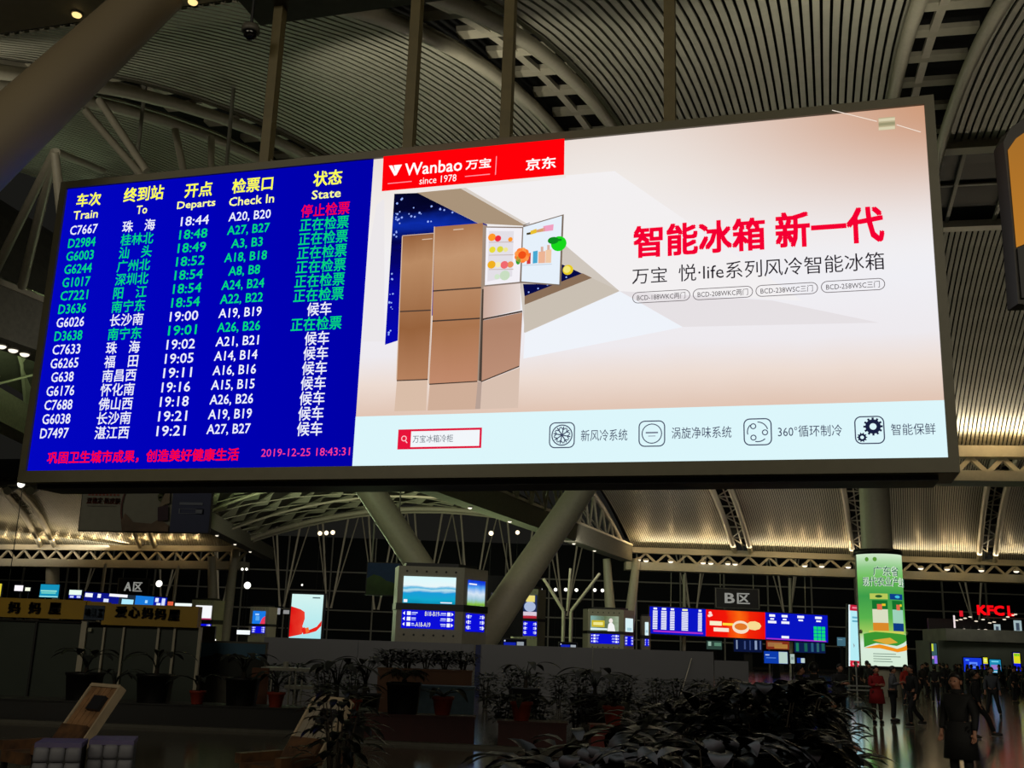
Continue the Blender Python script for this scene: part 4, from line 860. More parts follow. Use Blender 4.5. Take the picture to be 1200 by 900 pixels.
poster('counter_screen', 'wide blue lit screen on the shop wall at the far right', 'screen', (1129.5, 771, 1150.5, 787.5), 78, '1638d8', [(0.1, 0.12, 0.3, 0.2, '58a0ff'), (0.3, 0.3, 0.75, 0.7, '5f8cff'), (0.4, 0.42, 0.68, 0.6, '2030a0'), (0.05, 0.86, 0.9, 0.98, '58a8b0')], stand=0.5)
poster('counter_screen', 'narrow screen, yellow above and blue below, between two blue screens', 'screen', (1152.5, 770.5, 1157.5, 788), 78, '1018c0', [(0, 0, 1, 0.42, 'd8d818'), (0.2, 0.08, 0.8, 0.3, 'f4f4a0')], stand=0.5)
poster('counter_screen', 'blue lit screen with pink marks right of the narrow yellow one', 'screen', (1160, 773, 1173, 788.5), 78, '1888b0', [(0.1, 0.4, 0.95, 0.75, '9878c8'), (0.15, 0.1, 0.8, 0.2, '70d0e8'), (0.1, 0.86, 0.8, 0.96, 'a8c8e0')], stand=0.5)
poster('counter_screen', 'tall screen, yellow above and blue below, near the right edge', 'screen', (1188, 765, 1196, 792), 74, '0c18d0', [(0.02, 0.02, 0.98, 0.46, 'dcd820'), (0.1, 0.06, 0.9, 0.16, '30c028'), (0.2, 0.7, 0.8, 0.8, '3858ff')], stand=0.5)
poster('shop_sign', 'thin yellow and purple lit strip sign left of the shop wall', 'sign', (1092, 754, 1098, 778), 86, '385a60', [(0.0, 0.02, 0.35, 0.38, 'c8d838'), (0.4, 0.6, 0.95, 0.98, '8868e8'), (0.0, 0.62, 0.3, 0.75, 'e0a0d0')], stand=0.4)

# unlit banner hanging just behind the board
t, fc = display('hanging_banner', 'large unlit banner in pale grey and navy hanging below the left of the board', 'banner', (97, 549, 248, 622.5), 25, 0.02, 0.1, case=mat('banner_hem', '24241e', 0.7), rods=15.95)
t.rotation_euler = (0, radians(-0.8), 0)
PALE, MAR = mat('banner_pale_print', '77776c', 0.7, var=0.05), mat('banner_maroon', '4a1c1a', 0.7)
fc.rect(0, 0, 0.70, 1, PALE, 0); fc.rect(0.70, 0, 1, 1, mat('banner_navy_print', '0c1e4c', 0.6, var=0.05), 0); fc.build('print', t)
fc.text('双稳定·防皮肤', 0.04, 0.48, 0.30, 0.58, mat('banner_red_print', '7a3024', 0.7), 1, 0.02); fc.build('lettering', t)
for k in range(9): fc.rect(0.045 + 0.028 * k, 0.42, 0.062 + 0.028 * k, 0.45, mat('banner_red_print', '7a3024', 0.7), 1)
fc.rect(0.04, 0.215, 0.125, 0.30, mat('banner_olive_print', '3c3c2c', 0.7), 1); fc.rect(0.045, 0.6, 0.27, 0.62, mat('banner_faint_print', '67665c', 0.7), 1)
pts = []
for k in range(17): g = radians(190 + 85 * k / 16 - 40); pts.append((0.56 + 0.245 * cos(g), 0.62 + 0.62 * sin(g)))
for p, q in zip(pts, pts[1:]): fc.line(*p, *q, 0.012, MAR, 2)
fc.poly([(0.325, 0.85), (0.35, 0.72), (0.42, 0.86), (0.56, 0.88), (0.62, 0.8), (0.695, 0.9), (0.695, 1), (0.34, 1)], mat('banner_brown_print', '5c4a3a', 0.7, var=0.4, scale=3), 3)
for k in range(14): r = random.Random(k); fc.disc(0.6 + 0.06 * r.random(), 0.12 + 0.38 * r.random(), 0.02, mat('banner_grape_print', '3c4220', 0.7, var=0.4), 3, n=9, ry=0.04)
fc.poly([(0.60, 0.62), (0.68, 0.58), (0.69, 0.82), (0.61, 0.84)], mat('banner_plum_print', '2c1024', 0.7), 4); fc.poly([(0.66, 0.3), (0.68, 0.28), (0.69, 0.55), (0.61, 0.62)], mat('banner_skin_print', '776a58', 0.7), 4)
fc.build('artwork', t)
fc.rect(0.76, 0.53, 0.94, 0.57, mat('banner_white_print', '5c6478', 0.6), 1); fc.frame(0.76, 0.63, 0.95, 0.71, 0.008, mat('banner_white_print', '5c6478', 0.6), 1); fc.rect(0.89, 0.63, 0.95, 0.71, mat('banner_white_print', '5c6478', 0.6), 1); fc.build('lettering', t)

# orange lit sign cut by the right border
t = thing('orange_lit_sign', 'dark framed sign with a round cornered orange lit face at the right border', 'sign', at_y(1240, 352, 11))
q = lambda px, py: (at_y(px, py, 11) - at_y(1240, 352, 11))
def slab(pts, yo, dep, m, nm):
    n = len(pts); v = [q(*p) + Vector((0, yo, 0)) for p in pts] + [q(*p) + Vector((0, yo + dep, 0)) for p in pts]; mb = MB()
    mb.add(v, [tuple(range(n))[::-1], tuple(range(n, 2 * n))] + [(i, (i + 1) % n, n + (i + 1) % n, n + i) for i in range(n)], m); mb.build(nm, t)
slab([(1176, 166), (1184, 150), (1204, 136), (1300, 130), (1310, 352), (1193, 356), (1186, 260)], 0, 0.25, mat('sign_dark_frame', '1a150c', 0.5), 'frame')
slab([(1181, 176), (1190, 163), (1206, 152), (1296, 146), (1300, 250), (1203, 285), (1191, 290)], -0.03, 0.03, em_ramp('orange_face', [(0, 'b87828'), (1, 'a06a28')], 'Z'), 'lit_face')
slab([(1191, 292), (1203, 287), (1300, 252), (1302, 348), (1196, 350)], -0.03, 0.03, BLACK, 'dark_face')
mb = MB(); a = q(1240, 140); mb.tube(a + Vector((0, 0.12, 0)), a + Vector((0, 0.12, 3)), 0.05, 0.05, DARK_STEEL, 8); mb.build('hanging_rod', t)

# dome camera hanging from the gantry
p = at_y(294, 34, 14.2); t = thing('ceiling_camera', 'small dark dome camera hanging beside the first board post', 'camera', p)
mb = MB(); mb.tube((0, 0, 0.04), (0, 0, 0.62), 0.025, 0.025, BLACK, 8); mb.build('stem', t); mb = MB(); mb.lathe([(0.05, 0.06), (0.13, 0.04), (0.14, -0.05), (0.12, -0.06)], DARK_STEEL, 16); mb.build('housing', t); mb = MB(); mb.ball((0, 0, -0.07), 0.11, mat('smoked_dome', '0a0a0a', 0.1)); mb.build('dome', t)

# ---------------------------------------------------------------- lamps
def lampset(name, label, group, spots, r, colour, s=1.0, aimdown=True):
    first = None
    for p in spots:
        if first is None:
            first = thing(name, label, 'lamp', p, 0, group); mb = MB(); mb.lathe([(r * 0.7, r * 0.9), (r * 1.15, r * 0.5), (r * 1.2, 0.0)], CASE, 14); mb.build('housing', first)
            mb = MB(); mb.ball((0, 0, -0.01), (r, r, r * 0.55), em(colour, s), 12, 6); mb.build('lens', first)
        else: dup(first, p)
lampset('girder_downlight', 'small downlight in the row under the girder right below the board', 'downlights under the near girder', [at_y(x, 561 + 0.010 * (x - 1093), 56.2 - 0.14 * (x - 1093) * 0.045) for x in (845, 897, 945, 993, 1093, 1144, 1196)], 0.13, 'fff0d0', 1.2)
lampset('girder_downlight', 'small bright downlight along the far girder above the train board', 'downlights under the far girder', [at_y(x, y, 119.9) for x, y in ((748, 656), (757, 657), (786, 658), (824, 659.5), (833, 660), (853, 660.5), (861.5, 661), (943, 663), (963, 663.5), (994, 664.5), (1079, 666), (1110, 667), (1150, 668.5), (1191, 669.5))], 0.30, 'fff0d8', 1.5)
n1 = [N1(s) + Vector((0.0, 0, -0.92)) for s in (0.13, 0.135, 0.14, 0.145, 0.15, 0.55, 0.63, 0.72, 0.80, 0.87)]
lampset('nave_downlight', 'oval downlight set in the underside of the long sloping nave girder', 'downlights of the right nave girder', n1, 0.16, 'fff6e0', 1.3)
lampset('nave_downlight', 'small downlight under the left nave girder', 'downlights of the left nave girder', [N2(s) + Vector((0, 0, -0.85)) for s in (0.3, 0.42, 0.54, 0.66, 0.76, 0.86)], 0.16, 'fff6e0', 1.3)
lampset('girder_downlight', 'downlight in the row under the girder above the leaning column top', 'downlights over the board', [at_z(90, 17, 11.97), at_z(226, 2, 11.97)], 0.08, 'ffdc90', 1.3)
def floodlight(label, x, y, d, r, grp=None, c='fffdf0'):
    p = at_y(x, y, d); t = thing('floodlight', label, 'lamp', p, 0, grp)
    mb = MB(); mb.path([(0, 0.0, 0), (0, r * 1.2, 0)], [r * 1.15, r * 0.7], BLACK, 14); mb.build('housing', t); mb = MB(); mb.ball((0, -0.02, 0), (r, r * 0.4, r), em(c, 2.0), 12, 8); mb.build('lens', t)
    mb = MB(); mb.tube((0, r, -p.z), (0, r, 0), 0.03, 0.02, BLACK, 6); mb.build('pole', t)
floodlight('big bright floodlight below the lower left corner of the board', 25, 567, 60, 0.22)
floodlight('bright white floodlight just right of the A sign', 186.5, 684, 120, 0.36)
floodlight('bright white floodlight right of the pale column pair', 290, 686, 120, 0.38)
for k, (x, y) in enumerate(((284, 667), (289, 667))): floodlight('tiny lamp, %s of a close pair above the bright floodlight' % ('left' if k == 0 else 'right'), x, y, 130, 0.16)
for k, (x, y) in enumerate(((375, 625), (382.5, 624.5), (390, 624))): floodlight('warm lamp, %s of three in a row under the nave roof edge' % ('left', 'middle', 'right')[k], x, y, 116, 0.24, c='ffe8c0')
floodlight('warm white lamp left of the leaning column, at the left of a pair', 575.5, 625, 112, 0.25, c='ffeac0'); floodlight('warm white lamp close beside the leaning column', 606.5, 624, 112, 0.22, c='ffeac0')
for x, y in ((633.5, 690.5), (651, 691), (663, 691), (675.5, 691.5), (697, 691.5), (706, 692)): floodlight('small white lamp in the row behind the branching lamp post', x, y, 140, 0.22, 'row of small lamps beside the V columns')
floodlight('tiny lamp above the red lightbox', 354, 685.5, 140, 0.12)
floodlight('small lamp at the shop counter left end below the white screen kiosk', 243.5, 749.5, 60, 0.08); floodlight('fainter small lamp right of the counter lamp below the white screen kiosk', 252, 750, 60, 0.06)
# small uplights at the foot of the ceiling slats
rs = random.Random(11)
for x in (1135, 1155, 1174, 1196): p = at_y(x, 512, 54.4); point('slat_uplight', p, 22, WARM, 0.1)
for x in (748, 757, 787, 827, 833, 905, 927, 943, 963, 994, 1079, 1110, 1121, 1133, 1187): p = at_y(x, 636 + 0.028 * (x - 748), 117.8); point('slat_uplight', p, 48, WARM, 0.12)
for x in range(4, 240, 15): p = at_y(x, 633, lerp(146, 137, x / 240)); point('slat_uplight', p, 32, WARM, 0.12)

# branching lamp post and slim posts
p = at_y(664, 760, 100); t = thing('branching_post', 'slim steel post branching into a Y near the small row of lamps', 'post', (p.x, 100, 0)); q = lambda px, py: at_y(px, py, 100) - Vector((p.x, 100, 0))
for s in (-1, 1):
    mb = MB(); mb.tube((s * 0.35, 0, 0), (s * 0.35, 0, q(664, 716).z), 0.16, 0.16, WHITE_STEEL, 8); mb.build('upright', t)
    mb = MB(); mb.tube((s * 0.35, 0, q(664, 716).z), q(637 if s < 0 else 703, 678 if s < 0 else 672), 0.16, 0.14, WHITE_STEEL, 8); mb.build('arm', t)
mb = MB(); mb.tube((0, 0, q(664, 716).z), q(668.5, 666), 0.12, 0.12, WHITE_STEEL, 8); mb.build('arm', t)
for x, lab in ((801, 'slim pale post running behind the left panel of the far train board'), (925.5, 'slim pale post rising behind the right panel of the far train board'), (115, 'slim pale post left of the A sign'), (201, 'slim pale post right of the A sign floodlight')):
    d = 124 if x > 300 else 138; a = at_y(x, 720, d); mb = MB(); mb.tube((a.x, d, 0), (a.x + 0.15, d, 10.6), 0.22, 0.2, WHITE_STEEL, 10); tag(mb.build('slim_post'), lab, 'post', 'slim roof posts')
# ---------------------------------------------------------------- mother and baby rooms at the left
SY = 27.6
SH = mat('shop_glass_panel', '39423a', 0.35, var=0.1, scale=1); YL = mat('yellow_fascia', 'b08a00', 0.5, var=0.08, scale=1.5)
pz = lambda px, py, y: at_y(px, py, y)
t = thing('mother_baby_room', 'glass walled room under a long yellow fascia with dark Chinese letters', 'shop', (-11, SY, 0))
def fasc(x0, x1, y0, y1, m, nm, dy=0.0, dep=0.35):
    a, b = pz(x0, y0, SY), pz(x1, y0 + (x1 - x0) * 0.045, SY); zb = pz((x0 + x1) / 2, y1, SY).z; mb = MB()
    mb.box(((a.x + b.x) / 2 + 11, dep / 2 + dy, ((a.z + b.z) / 2 + zb) / 2), (b.x - a.x, dep, (a.z + b.z) / 2 - zb), m); return mb.build(nm, t)
fasc(-30, 101, 698.5, 724, YL, 'fascia'); fasc(121.5, 233, 706.5, 734, YL, 'fascia'); fasc(99, 124, 704.5, 709.5, YL, 'fascia', 0.05)
fasc(-30, 94, 724, 728, mat('fascia_shadow_gap', '1a140a', 0.7), 'fascia_soffit', 0.1)
BLP = mat('blue_door_sign', '15304c', 0.5); fasc(100, 123.5, 709, 726.5, BLP, 'door_sign', -0.02)
LT, LS = mat('dark_letter_front', '3f3030', 0.5), mat('dark_letter_side', '181010', 0.6)
def letter(s, x, y, hpx, fr=LT):
    p = pz(x, y, SY); h = hpx * SY / F_PX; fc = Face(p.x + 11 - h / 2, p.z + h / 2, h, h, -0.005, eps=0.015)
    for k in range(4): fc.text(s, 0.02 * h * (3 - k), 0, h * (1 + 0.02 * (3 - k)), h, LS if k < 3 else fr, k + 1, 0.03 if k < 3 else 0.01)
    fc.build('letter', t)
for s, x, y in (('妈', 17, 712), ('妈', 41, 712.5), ('屋', 64.5, 713)): letter(s, x, y, 12.5)
for s, x, y in (('爱', 142, 717), ('心', 157.5, 717.5), ('妈', 173, 718.5), ('妈', 188, 719.5), ('屋', 204, 721)): letter(s, x, y, 12)
p = pz(111.5, 718, SY); h = 10 * SY / F_PX; fc = Face(p.x + 11 - h * 1.05, p.z + h / 2, h * 2.1, h, -0.05, eps=0.02); fc.text('哺乳室', 0, 0, h * 2.1, h, mat('pale_blue_letters', '5f7890', 0.5), 1, 0.02); fc.build('lettering', t)
edges = [-30, 39, 94, 120, 143, 184, 203, 234]
for a, b in zip(edges, edges[1:]):
    q0, q1 = pz(a, 740, SY), pz(b, 740, SY); z1 = pz((a + b) / 2, 726 if b < 100 else 735, SY).z; mb = MB()
    mb.box(((q0.x + q1.x) / 2 + 11, 0.22, z1 / 2), (q1.x - q0.x - 0.03, 0.06, z1), SH); mb.build('glass_panel', t)
for x, wd in ((39, 0.05), (95.5, 0.14), (120, 0.05), (143, 0.05), (184, 0.06), (203, 0.06), (233, 0.08)):
    q = pz(x, 740, SY); z1 = pz(x, 727 if x < 100 else 735, SY).z; mb = MB(); mb.box((q.x + 11, 0.16, z1 / 2), (wd, 0.1, z1), WHITE_STEEL if x != 39 else BLACK); mb.build('post', t)
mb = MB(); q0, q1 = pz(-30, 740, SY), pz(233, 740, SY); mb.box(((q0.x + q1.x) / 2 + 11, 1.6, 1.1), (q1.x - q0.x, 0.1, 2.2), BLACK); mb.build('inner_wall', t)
for x, y in ((103.5, 738),):
    q = pz(x, y, SY); mb = MB(); mb.box((q.x + 11, 0.1, q.z), (0.09, 0.02, 0.09), mat('small_white_notice', 'a8a890', 0.6)); mb.build('notice', t)

# landscape hoarding panel next to it
t, fc = display('landscape_panel', 'dim floor standing panel printed with blue sky over dark trees', 'panel', (222, 753.5, 310, 792), 29, 0.05, 0.12, case=DARK_STEEL, stand=0.98)
fc.rect(0, 0, 1, 1, mat('panel_sky_print', '2c5a78', 0.6, var=0.2, scale=0.5), 0); pts = [(0, 1), (0, 0.55)]; rs = random.Random(5)
for k in range(1, 20): pts.append((k / 20, 0.5 - 0.22 * sin(pi * k / 20) + 0.08 * rs.random()))
pts += [(1, 0.5), (1, 1)]; fc.poly(pts[::-1], mat('panel_tree_print', '10160e', 0.7), 1); fc.build('print', t)

# ---------------------------------------------------------------- grey hoarding
HG = mat('grey_hoarding_sheet', '5d5d5e', 0.6, var=0.04, scale=0.6)
HYD = 42
t = thing('site_hoarding', 'long plain grey hoarding wall behind the row of plants', 'hoarding', (at_y(580, 780, HYD).x, HYD, 0))
hx = [309, 420, 541, 562, 695, 836]
for a, b in zip(hx, hx[1:]):
    if a == 541: continue
    p, q = at_y(a, 755, HYD), at_y(b, 755, HYD); mb = MB(); mb.box(((p.x + q.x) / 2 - t.location.x, 0, 0.985), (q.x - p.x - 0.015, 0.08, 1.97), HG); mb.build('panel', t)
p, q = at_y(837, 770, HYD), at_y(877, 770, HYD); mb = MB(); mb.box(((p.x + q.x) / 2 - t.location.x, 0.05, 0.83), (q.x - p.x, 0.08, 1.66), HG); mb.build('panel', t)
p, q = at_y(541, 755, HYD), at_y(556, 755, HYD); mb = MB(); mb.box(((p.x + q.x) / 2 - t.location.x, 0.02, 0.98), (q.x - p.x, 0.06, 1.96), HG); mb.build('panel', t)
p = at_y(560, 770, HYD); mb = MB(); mb.box((p.x - t.location.x, -0.05, 0.97), (0.2, 0.1, 1.94), mat('navy_banner_cloth', '0e1a48', 0.6)); mb.build('blue_strip', t)
p, q = at_y(807, 792, 40), at_y(818, 772, 40); mb = MB(); mb.tube((p.x - 0.2, 41.3, 0.0), (q.x + 0.1, 41.93, q.z), 0.02, 0.02, WHITE_STEEL, 6); tag(mb.build('leaning_pole'), 'thin pale pole leaning against the grey hoarding near its right end', 'pole')

# ---------------------------------------------------------------- plants
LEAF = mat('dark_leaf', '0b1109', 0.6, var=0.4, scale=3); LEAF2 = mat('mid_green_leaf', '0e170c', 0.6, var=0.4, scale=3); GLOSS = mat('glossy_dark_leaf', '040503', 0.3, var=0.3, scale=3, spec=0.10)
BARK = mat('plant_stem', '2c2418', 0.8); POTB = mat('black_planter', '060505', 0.55); POTR = mat('terracotta_pot', '8c2c14', 0.6); TERR = mat('maroon_planter', '3a0d09', 0.6)
def leaf(mb, p, d, ln, wd, m, droop=0.5, n=5, fold=0.18):
    d = Vector(d).normalized(); side = d.cross(Vector((0, 0, 1))); side = side.normalized() if side.length > 1e-3 else Vector((1, 0, 0))
    vs = []; c = Vector(p)
    for i in range(n + 1):
        t = i / n; w = wd * (sin(pi * min(1, 0.06 + t * 0.94)) ** 0.8) * (1 - 0.25 * t)
        up = side.cross(d); vs += [c - side * w + up * fold * w, c.copy(), c + side * w + up * fold * w]
        d = (d + Vector((0, 0, -droop / n))).normalized(); c = c + d * (ln / n)
    fs = []
    for i in range(n):
        o = 3 * i; fs += [(o, o + 1, o + 4, o + 3), (o + 1, o + 2, o + 5, o + 4)]
    mb.add(vs, fs, m, True)
def pot_mesh(kind, s=1.0):
    mb = MB()
    if kind == 'square': mb.lathe([(0.40 * s, 0), (0.46 * s, 0.55 * s), (0.49 * s, 0.57 * s), (0.49 * s, 0.62 * s), (0.43 * s, 0.62 * s), (0.43 * s, 0.55 * s)], POTB, 4)
    else: mb.lathe([(0.13 * s, 0), (0.18 * s, 0.26 * s), (0.205 * s, 0.27 * s), (0.205 * s, 0.32 * s), (0.17 * s, 0.32 * s), (0.165 * s, 0.28 * s)], POTR, 18)
    return mb
def banana(label, px, py_top, y, zb, group=None, seed=0, s=1.0, fronds=7, pot='square', wide=0.13):
    """broad leaved plant on arching stalks in a pot standing at height zb"""
    r = random.Random(seed); p = at_y(px, 800, y); t = thing('potted_palm', label, 'plant', (p.x, y, zb), r.random() * 6 if pot != 'square' else pi / 4, group)
    pot_mesh(pot, s).build('pot', t); z0 = (0.55 if pot == 'square' else 0.28) * s; top = at_y(px, py_top, y).z - zb
    mb = MB(); mb.path([(0, 0, z0), (0.02, 0.01, z0 + (top - z0) * 0.45)], [0.06 * s, 0.04 * s], BARK, 8); mb.build('stem', t)
    for k in range(fronds):
        a = 2 * pi * k / fronds + r.random() * 0.5; e = 0.5 + 0.5 * r.random(); hgt = (top - z0) * (0.55 + 0.3 * r.random())
        d = Vector((cos(a), sin(a), 0)); mb = MB(); q0 = Vector((0, 0, z0 + (top - z0) * 0.25)); q1 = q0 + d * 0.12 * s + Vector((0, 0, hgt * 0.55)); q2 = q1 + d * 0.25 * s * e + Vector((0, 0, hgt * 0.25))
        mb.path([q0, q1, q2], [0.018, 0.013, 0.008], LEAF2, 5); leaf(mb, q2, d + Vector((0, 0, 0.35)), 0.62 * s * (0.7 + 0.5 * r.random()), wide * s, LEAF, 1.1, 7); mb.build('frond', t)
    return t
def feather(label, px, py_top, y, zb, group=None, seed=0, s=1.0, pot='square'):
    r = random.Random(seed); p = at_y(px, 800, y); t = thing('potted_palm', label, 'plant', (p.x, y, zb), pi / 4, group); pot_mesh(pot, s).build('pot', t); z0 = 0.55 * s; top = at_y(px, py_top, y).z - zb
    mb = MB(); mb.path([(0, 0, z0), (0, 0, z0 + (top - z0) * 0.35)], [0.06 * s, 0.05 * s], BARK, 8); mb.build('stem', t)
    for k in range(11):
        a = 2 * pi * k / 11 + r.random() * 0.4; d = Vector((cos(a), sin(a), 1.6 + r.random())).normalized(); c = Vector((0, 0, z0 + (top - z0) * 0.33)); mb = MB(); pts = [c.copy()]
        for i in range(9): d = (d + Vector((0, 0, -0.20))).normalized(); c = c + d * (top - z0) * 0.15; pts.append(c.copy())
        mb.path(pts, [0.012] * 9 + [0.004], LEAF2, 4)
        for i in range(2, 10):
            dd = (pts[min(i + 1, 9)] - pts[i - 1]).normalized(); sd = dd.cross(Vector((0, 0, 1))).normalized()
            for g in (-1, 1): leaf(mb, pts[i], sd * g + dd * 0.7, 0.24 * s, 0.022 * s, LEAF, 0.6, 3)
        mb.build('frond', t)
    return t
def bush_proto(label, seed, rx, rz_, n, ls, lw, m, droop=0.7, stems=6, base=0.1, group=None):
    r = random.Random(seed); t = thing('leafy_shrub', label, 'shrub', (0, 0, 0), 0, group); mb = MB()
    for k in range(stems): a = 2 * pi * k / stems; mb.path([(0.05 * cos(a), 0.05 * sin(a), 0), (rx * 0.3 * cos(a), rx * 0.3 * sin(a), rz_ * 0.55), (rx * 0.5 * cos(a), rx * 0.5 * sin(a), rz_ * 0.85)], [0.02, 0.014, 0.006], BARK, 5)
    mb.build('stem', t); mb = MB()
    for k in range(n):
        a = r.random() * 2 * pi; u = r.random() ** 0.6; ph = r.random()
        p = Vector((rx * u * cos(a) * sin(pi * (0.15 + 0.6 * ph)), rx * u * sin(a) * sin(pi * (0.15 + 0.6 * ph)), base + (rz_ - base) * (0.1 + 0.85 * ph)))
        leaf(mb, p, (cos(a) + r.uniform(-.5, .5), sin(a) + r.uniform(-.5, .5), r.uniform(-0.1, 0.9)), ls * (0.6 + 0.7 * r.random()), lw * (0.7 + 0.6 * r.random()), m, droop, 4)
    mb.build('foliage', t); return t
# left plinth with pots
PL0, PL1 = at_z(60, 833, 0), at_z(430, 853, 0); PLY = 25.0
t = thing('planter_plinth', 'long low black plinth carrying potted plants before the yellow fascia room', 'plinth', ((PL0.x - 3.4) / 2, 24.6, 0)); wx = 8.6
mb = MB(); mb.box((0.15, 0.1, 0.22), (wx, 0.95, 0.44), POTB); mb.build('body', t); mb = MB(); mb.box((0.15, 0.1, 0.455), (wx + 0.06, 1.02, 0.03), POTB); mb.build('top', t)
k0 = MB(); k0.beam((-14, 24.2, 0.03), (-3.3, 23.35, 0.03), 0.22, 0.06, mat('pale_kerb_stone', '4a483f', 0.6)); k0.beam((-2.9, 21.9, 0.03), (2.6, 21.1, 0.03), 0.22, 0.06, mat('pale_kerb_stone', '4a483f', 0.6)); struct(k0.build('trim_kerb'))
banana('drooping broad leaved plant in a black pot, leftmost on the black plinth', 99, 758, 24.7, 0.47, seed=1, s=0.95, fronds=9)
banana('plant with two spread leaves in a black pot in front of the yellow fascia room', 182, 760, 24.7, 0.47, seed=4, s=0.98, fronds=6)
banana('low plant in a small red pot between the two black pots on the plinth', 135, 783, 24.5, 0.47, seed=5, s=0.9, fronds=8, pot='round', wide=0.07)
banana('low plant in a small red pot below the landscape panel', 233, 788, 24.5, 0.47, seed=6, s=0.9, fronds=8, pot='round', wide=0.07)
banana('tall leafy plant in a black pot right of the landscape panel', 285, 762, 24.7, 0.47, seed=7, s=0.95, fronds=8, wide=0.11)
banana('leafy plant in a small red pot before the white stall', 325, 785, 24.3, 0.47, seed=8, s=1.0, fronds=9, pot='round', wide=0.08)
mb = MB(); p = at_y(304, 806, 26.2); mb.box((p.x, 26.2, 0.62), (0.40, 0.1, 1.24), mat('orange_brown_board', '6b3a18', 0.6, var=0.3, scale=2)); tag(mb.build('leaning_board'), 'orange brown upright board beside the white stall', 'board')
# white stall
p = at_y(341, 800, 27); ST = mat('white_stall_paint', '9a988c', 0.5); t = thing('white_stall', 'small white stall with a flat top and thin legs behind the plants', 'stall', (p.x, 27, 0))
zt_ = at_y(341, 784, 27).z; mb = MB(); mb.box((0, 0, zt_), (1.36, 0.8, 0.07), ST); mb.build('flat_top', t); mb = MB(); mb.lathe([(0.07, 0), (0.06, 0.14)], ST, 10, (-0.16, 0, zt_ + 0.03)); mb.build('finial', t)
mb = MB(); mb.box((0.25, -0.1, zt_ - 0.42), (0.7, 0.4, 0.08), ST); mb.build('shelf', t)
for x in (-0.55, 0.02, 0.16, 0.32, 0.6): mb = MB(); mb.box((x, -0.3 if 0 < x < 0.4 else 0.3, zt_ / 2), (0.035, 0.035, zt_), ST); mb.build('leg', t)
banana('tall dark leafy plant standing right of the white stall', 395, 768, 25, 0, seed=9, s=1.1, fronds=10, wide=0.12)
banana('tall dark leafy plant left of the tan planter box', 428, 766, 27.3, 0, seed=10, s=1.1, fronds=10, wide=0.12)
banana('small plant in an orange red pot left of the palm', 413, 800, 23.0, 0.40, seed=12, s=1.15, fronds=7, pot='round', wide=0.07)

# maroon planter boxes, tan box with hedge, palm
def boxplanter(name, label, cat, x0, x1, ytop, y, m, dep=0.6):
    a, b = at_y(x0, ytop, y), at_y(x1, ytop, y); z = (a.z + b.z) / 2; t = thing(name, label, cat, ((a.x + b.x) / 2, y + dep / 2, 0)); w = b.x - a.x
    mb = MB(); mb.box((0, 0, z / 2 - 0.02), (w, dep, z - 0.04), m); mb.build('body', t); mb = MB(); mb.box((0, 0, z - 0.02), (w + 0.05, dep + 0.05, 0.04), m); mb.build('rim', t); return t, z, w
t, zA, wA = boxplanter('planter_box', 'long low maroon planter box with its top edge under the black palm pot', 'planter', 428, 556, 838, 22.6, TERR)
t, zB, wB = boxplanter('planter_box', 'low maroon planter box in the middle, under a single orange pot', 'planter', 584, 664, 846, 22.0, TERR)
t, zC, wC = boxplanter('planter_box', 'short brighter red planter box left of the big dark shrubs', 'planter', 693, 725, 850, 21.6, mat('red_planter', '6a150c', 0.6))
feather('arching feather palm in a black pot before the tan planter box', 474, 783, 23.0, zA, seed=3, s=1.0)
banana('low plant in an orange red pot right of the feather palm', 520, 808, 22.9, zA, seed=13, s=1.15, fronds=7, pot='round', wide=0.07)
banana('low plant in an orange red pot on the middle maroon box', 612, 815, 22.3, zB, seed=14, s=1.15, fronds=7, pot='round', wide=0.07)
banana('low plant in an orange red pot on the brighter red box', 719, 820, 21.9, zC, seed=15, s=1.1, fronds=7, pot='round', wide=0.07)
t, zT, wT = boxplanter('planter_box', 'tall tan planter box holding a clipped hedge before the grey hoarding', 'planter', 443, 553, 784, 30, mat('tan_planter_board', '6e4a34', 0.6, var=0.1, scale=1), 0.7)
t2, zK, wK = boxplanter('service_counter', 'low blue topped counter in front of the tan planter box', 'counter', 490, 556, 804, 28.6, mat('pale_blue_counter', '4a6070', 0.5), 0.6)
hp = bush_proto('dark leafy plant growing in the tan planter box', 21, 0.42, 0.5, 150, 0.20, 0.05, LEAF, group='plants in the tan planter box')
bx0 = t.location.x - wT / 2
for k in range(5):
    loc = (bx0 + wT * (k + 0.5) / 5, 30.35, zT - 0.02)
    if k == 0: hp.location = loc
    else: dup(hp, loc, k * 1.3)
# row of shrubs before the hoarding
hb = bush_proto('dark green bushy shrub in the row along the foot of the grey hoarding', 31, 0.42, 1.15, 260, 0.19, 0.055, LEAF2, group='shrubs along the grey hoarding')
first = True; rs = random.Random(9)
for k, x in enumerate(list(range(322, 430, 30)) + list(range(572, 872, 28))):
    y = 36 + rs.uniform(-1, 1); p = at_y(x + rs.uniform(-5, 5), 800, y); loc = (p.x, y, 0); sc = 0.92 + 0.22 * rs.random()
    if first: hb.location = loc; first = False
    else: dup(hb, loc, rs.random() * 6, sc=sc)
lb = bush_proto('lower dark shrub in the front row behind the maroon boxes', 32, 0.42, 0.85, 220, 0.19, 0.06, LEAF, group='front row of low shrubs')
first = True
for k, x in enumerate(range(590, 840, 42)):
    y = 27 + rs.uniform(-0.8, 0.8); p = at_y(x + rs.uniform(-6, 6), 800, y); loc = (p.x, y, 0)
    if first: lb.location = loc; first = False
    else: dup(lb, loc, rs.random() * 6, sc=0.9 + 0.25 * rs.random())
banana('tall plant with a few long leaves standing above the shrubs in the middle', 616, 772, 33, 0, seed=16, s=1.2, fronds=5, wide=0.1)
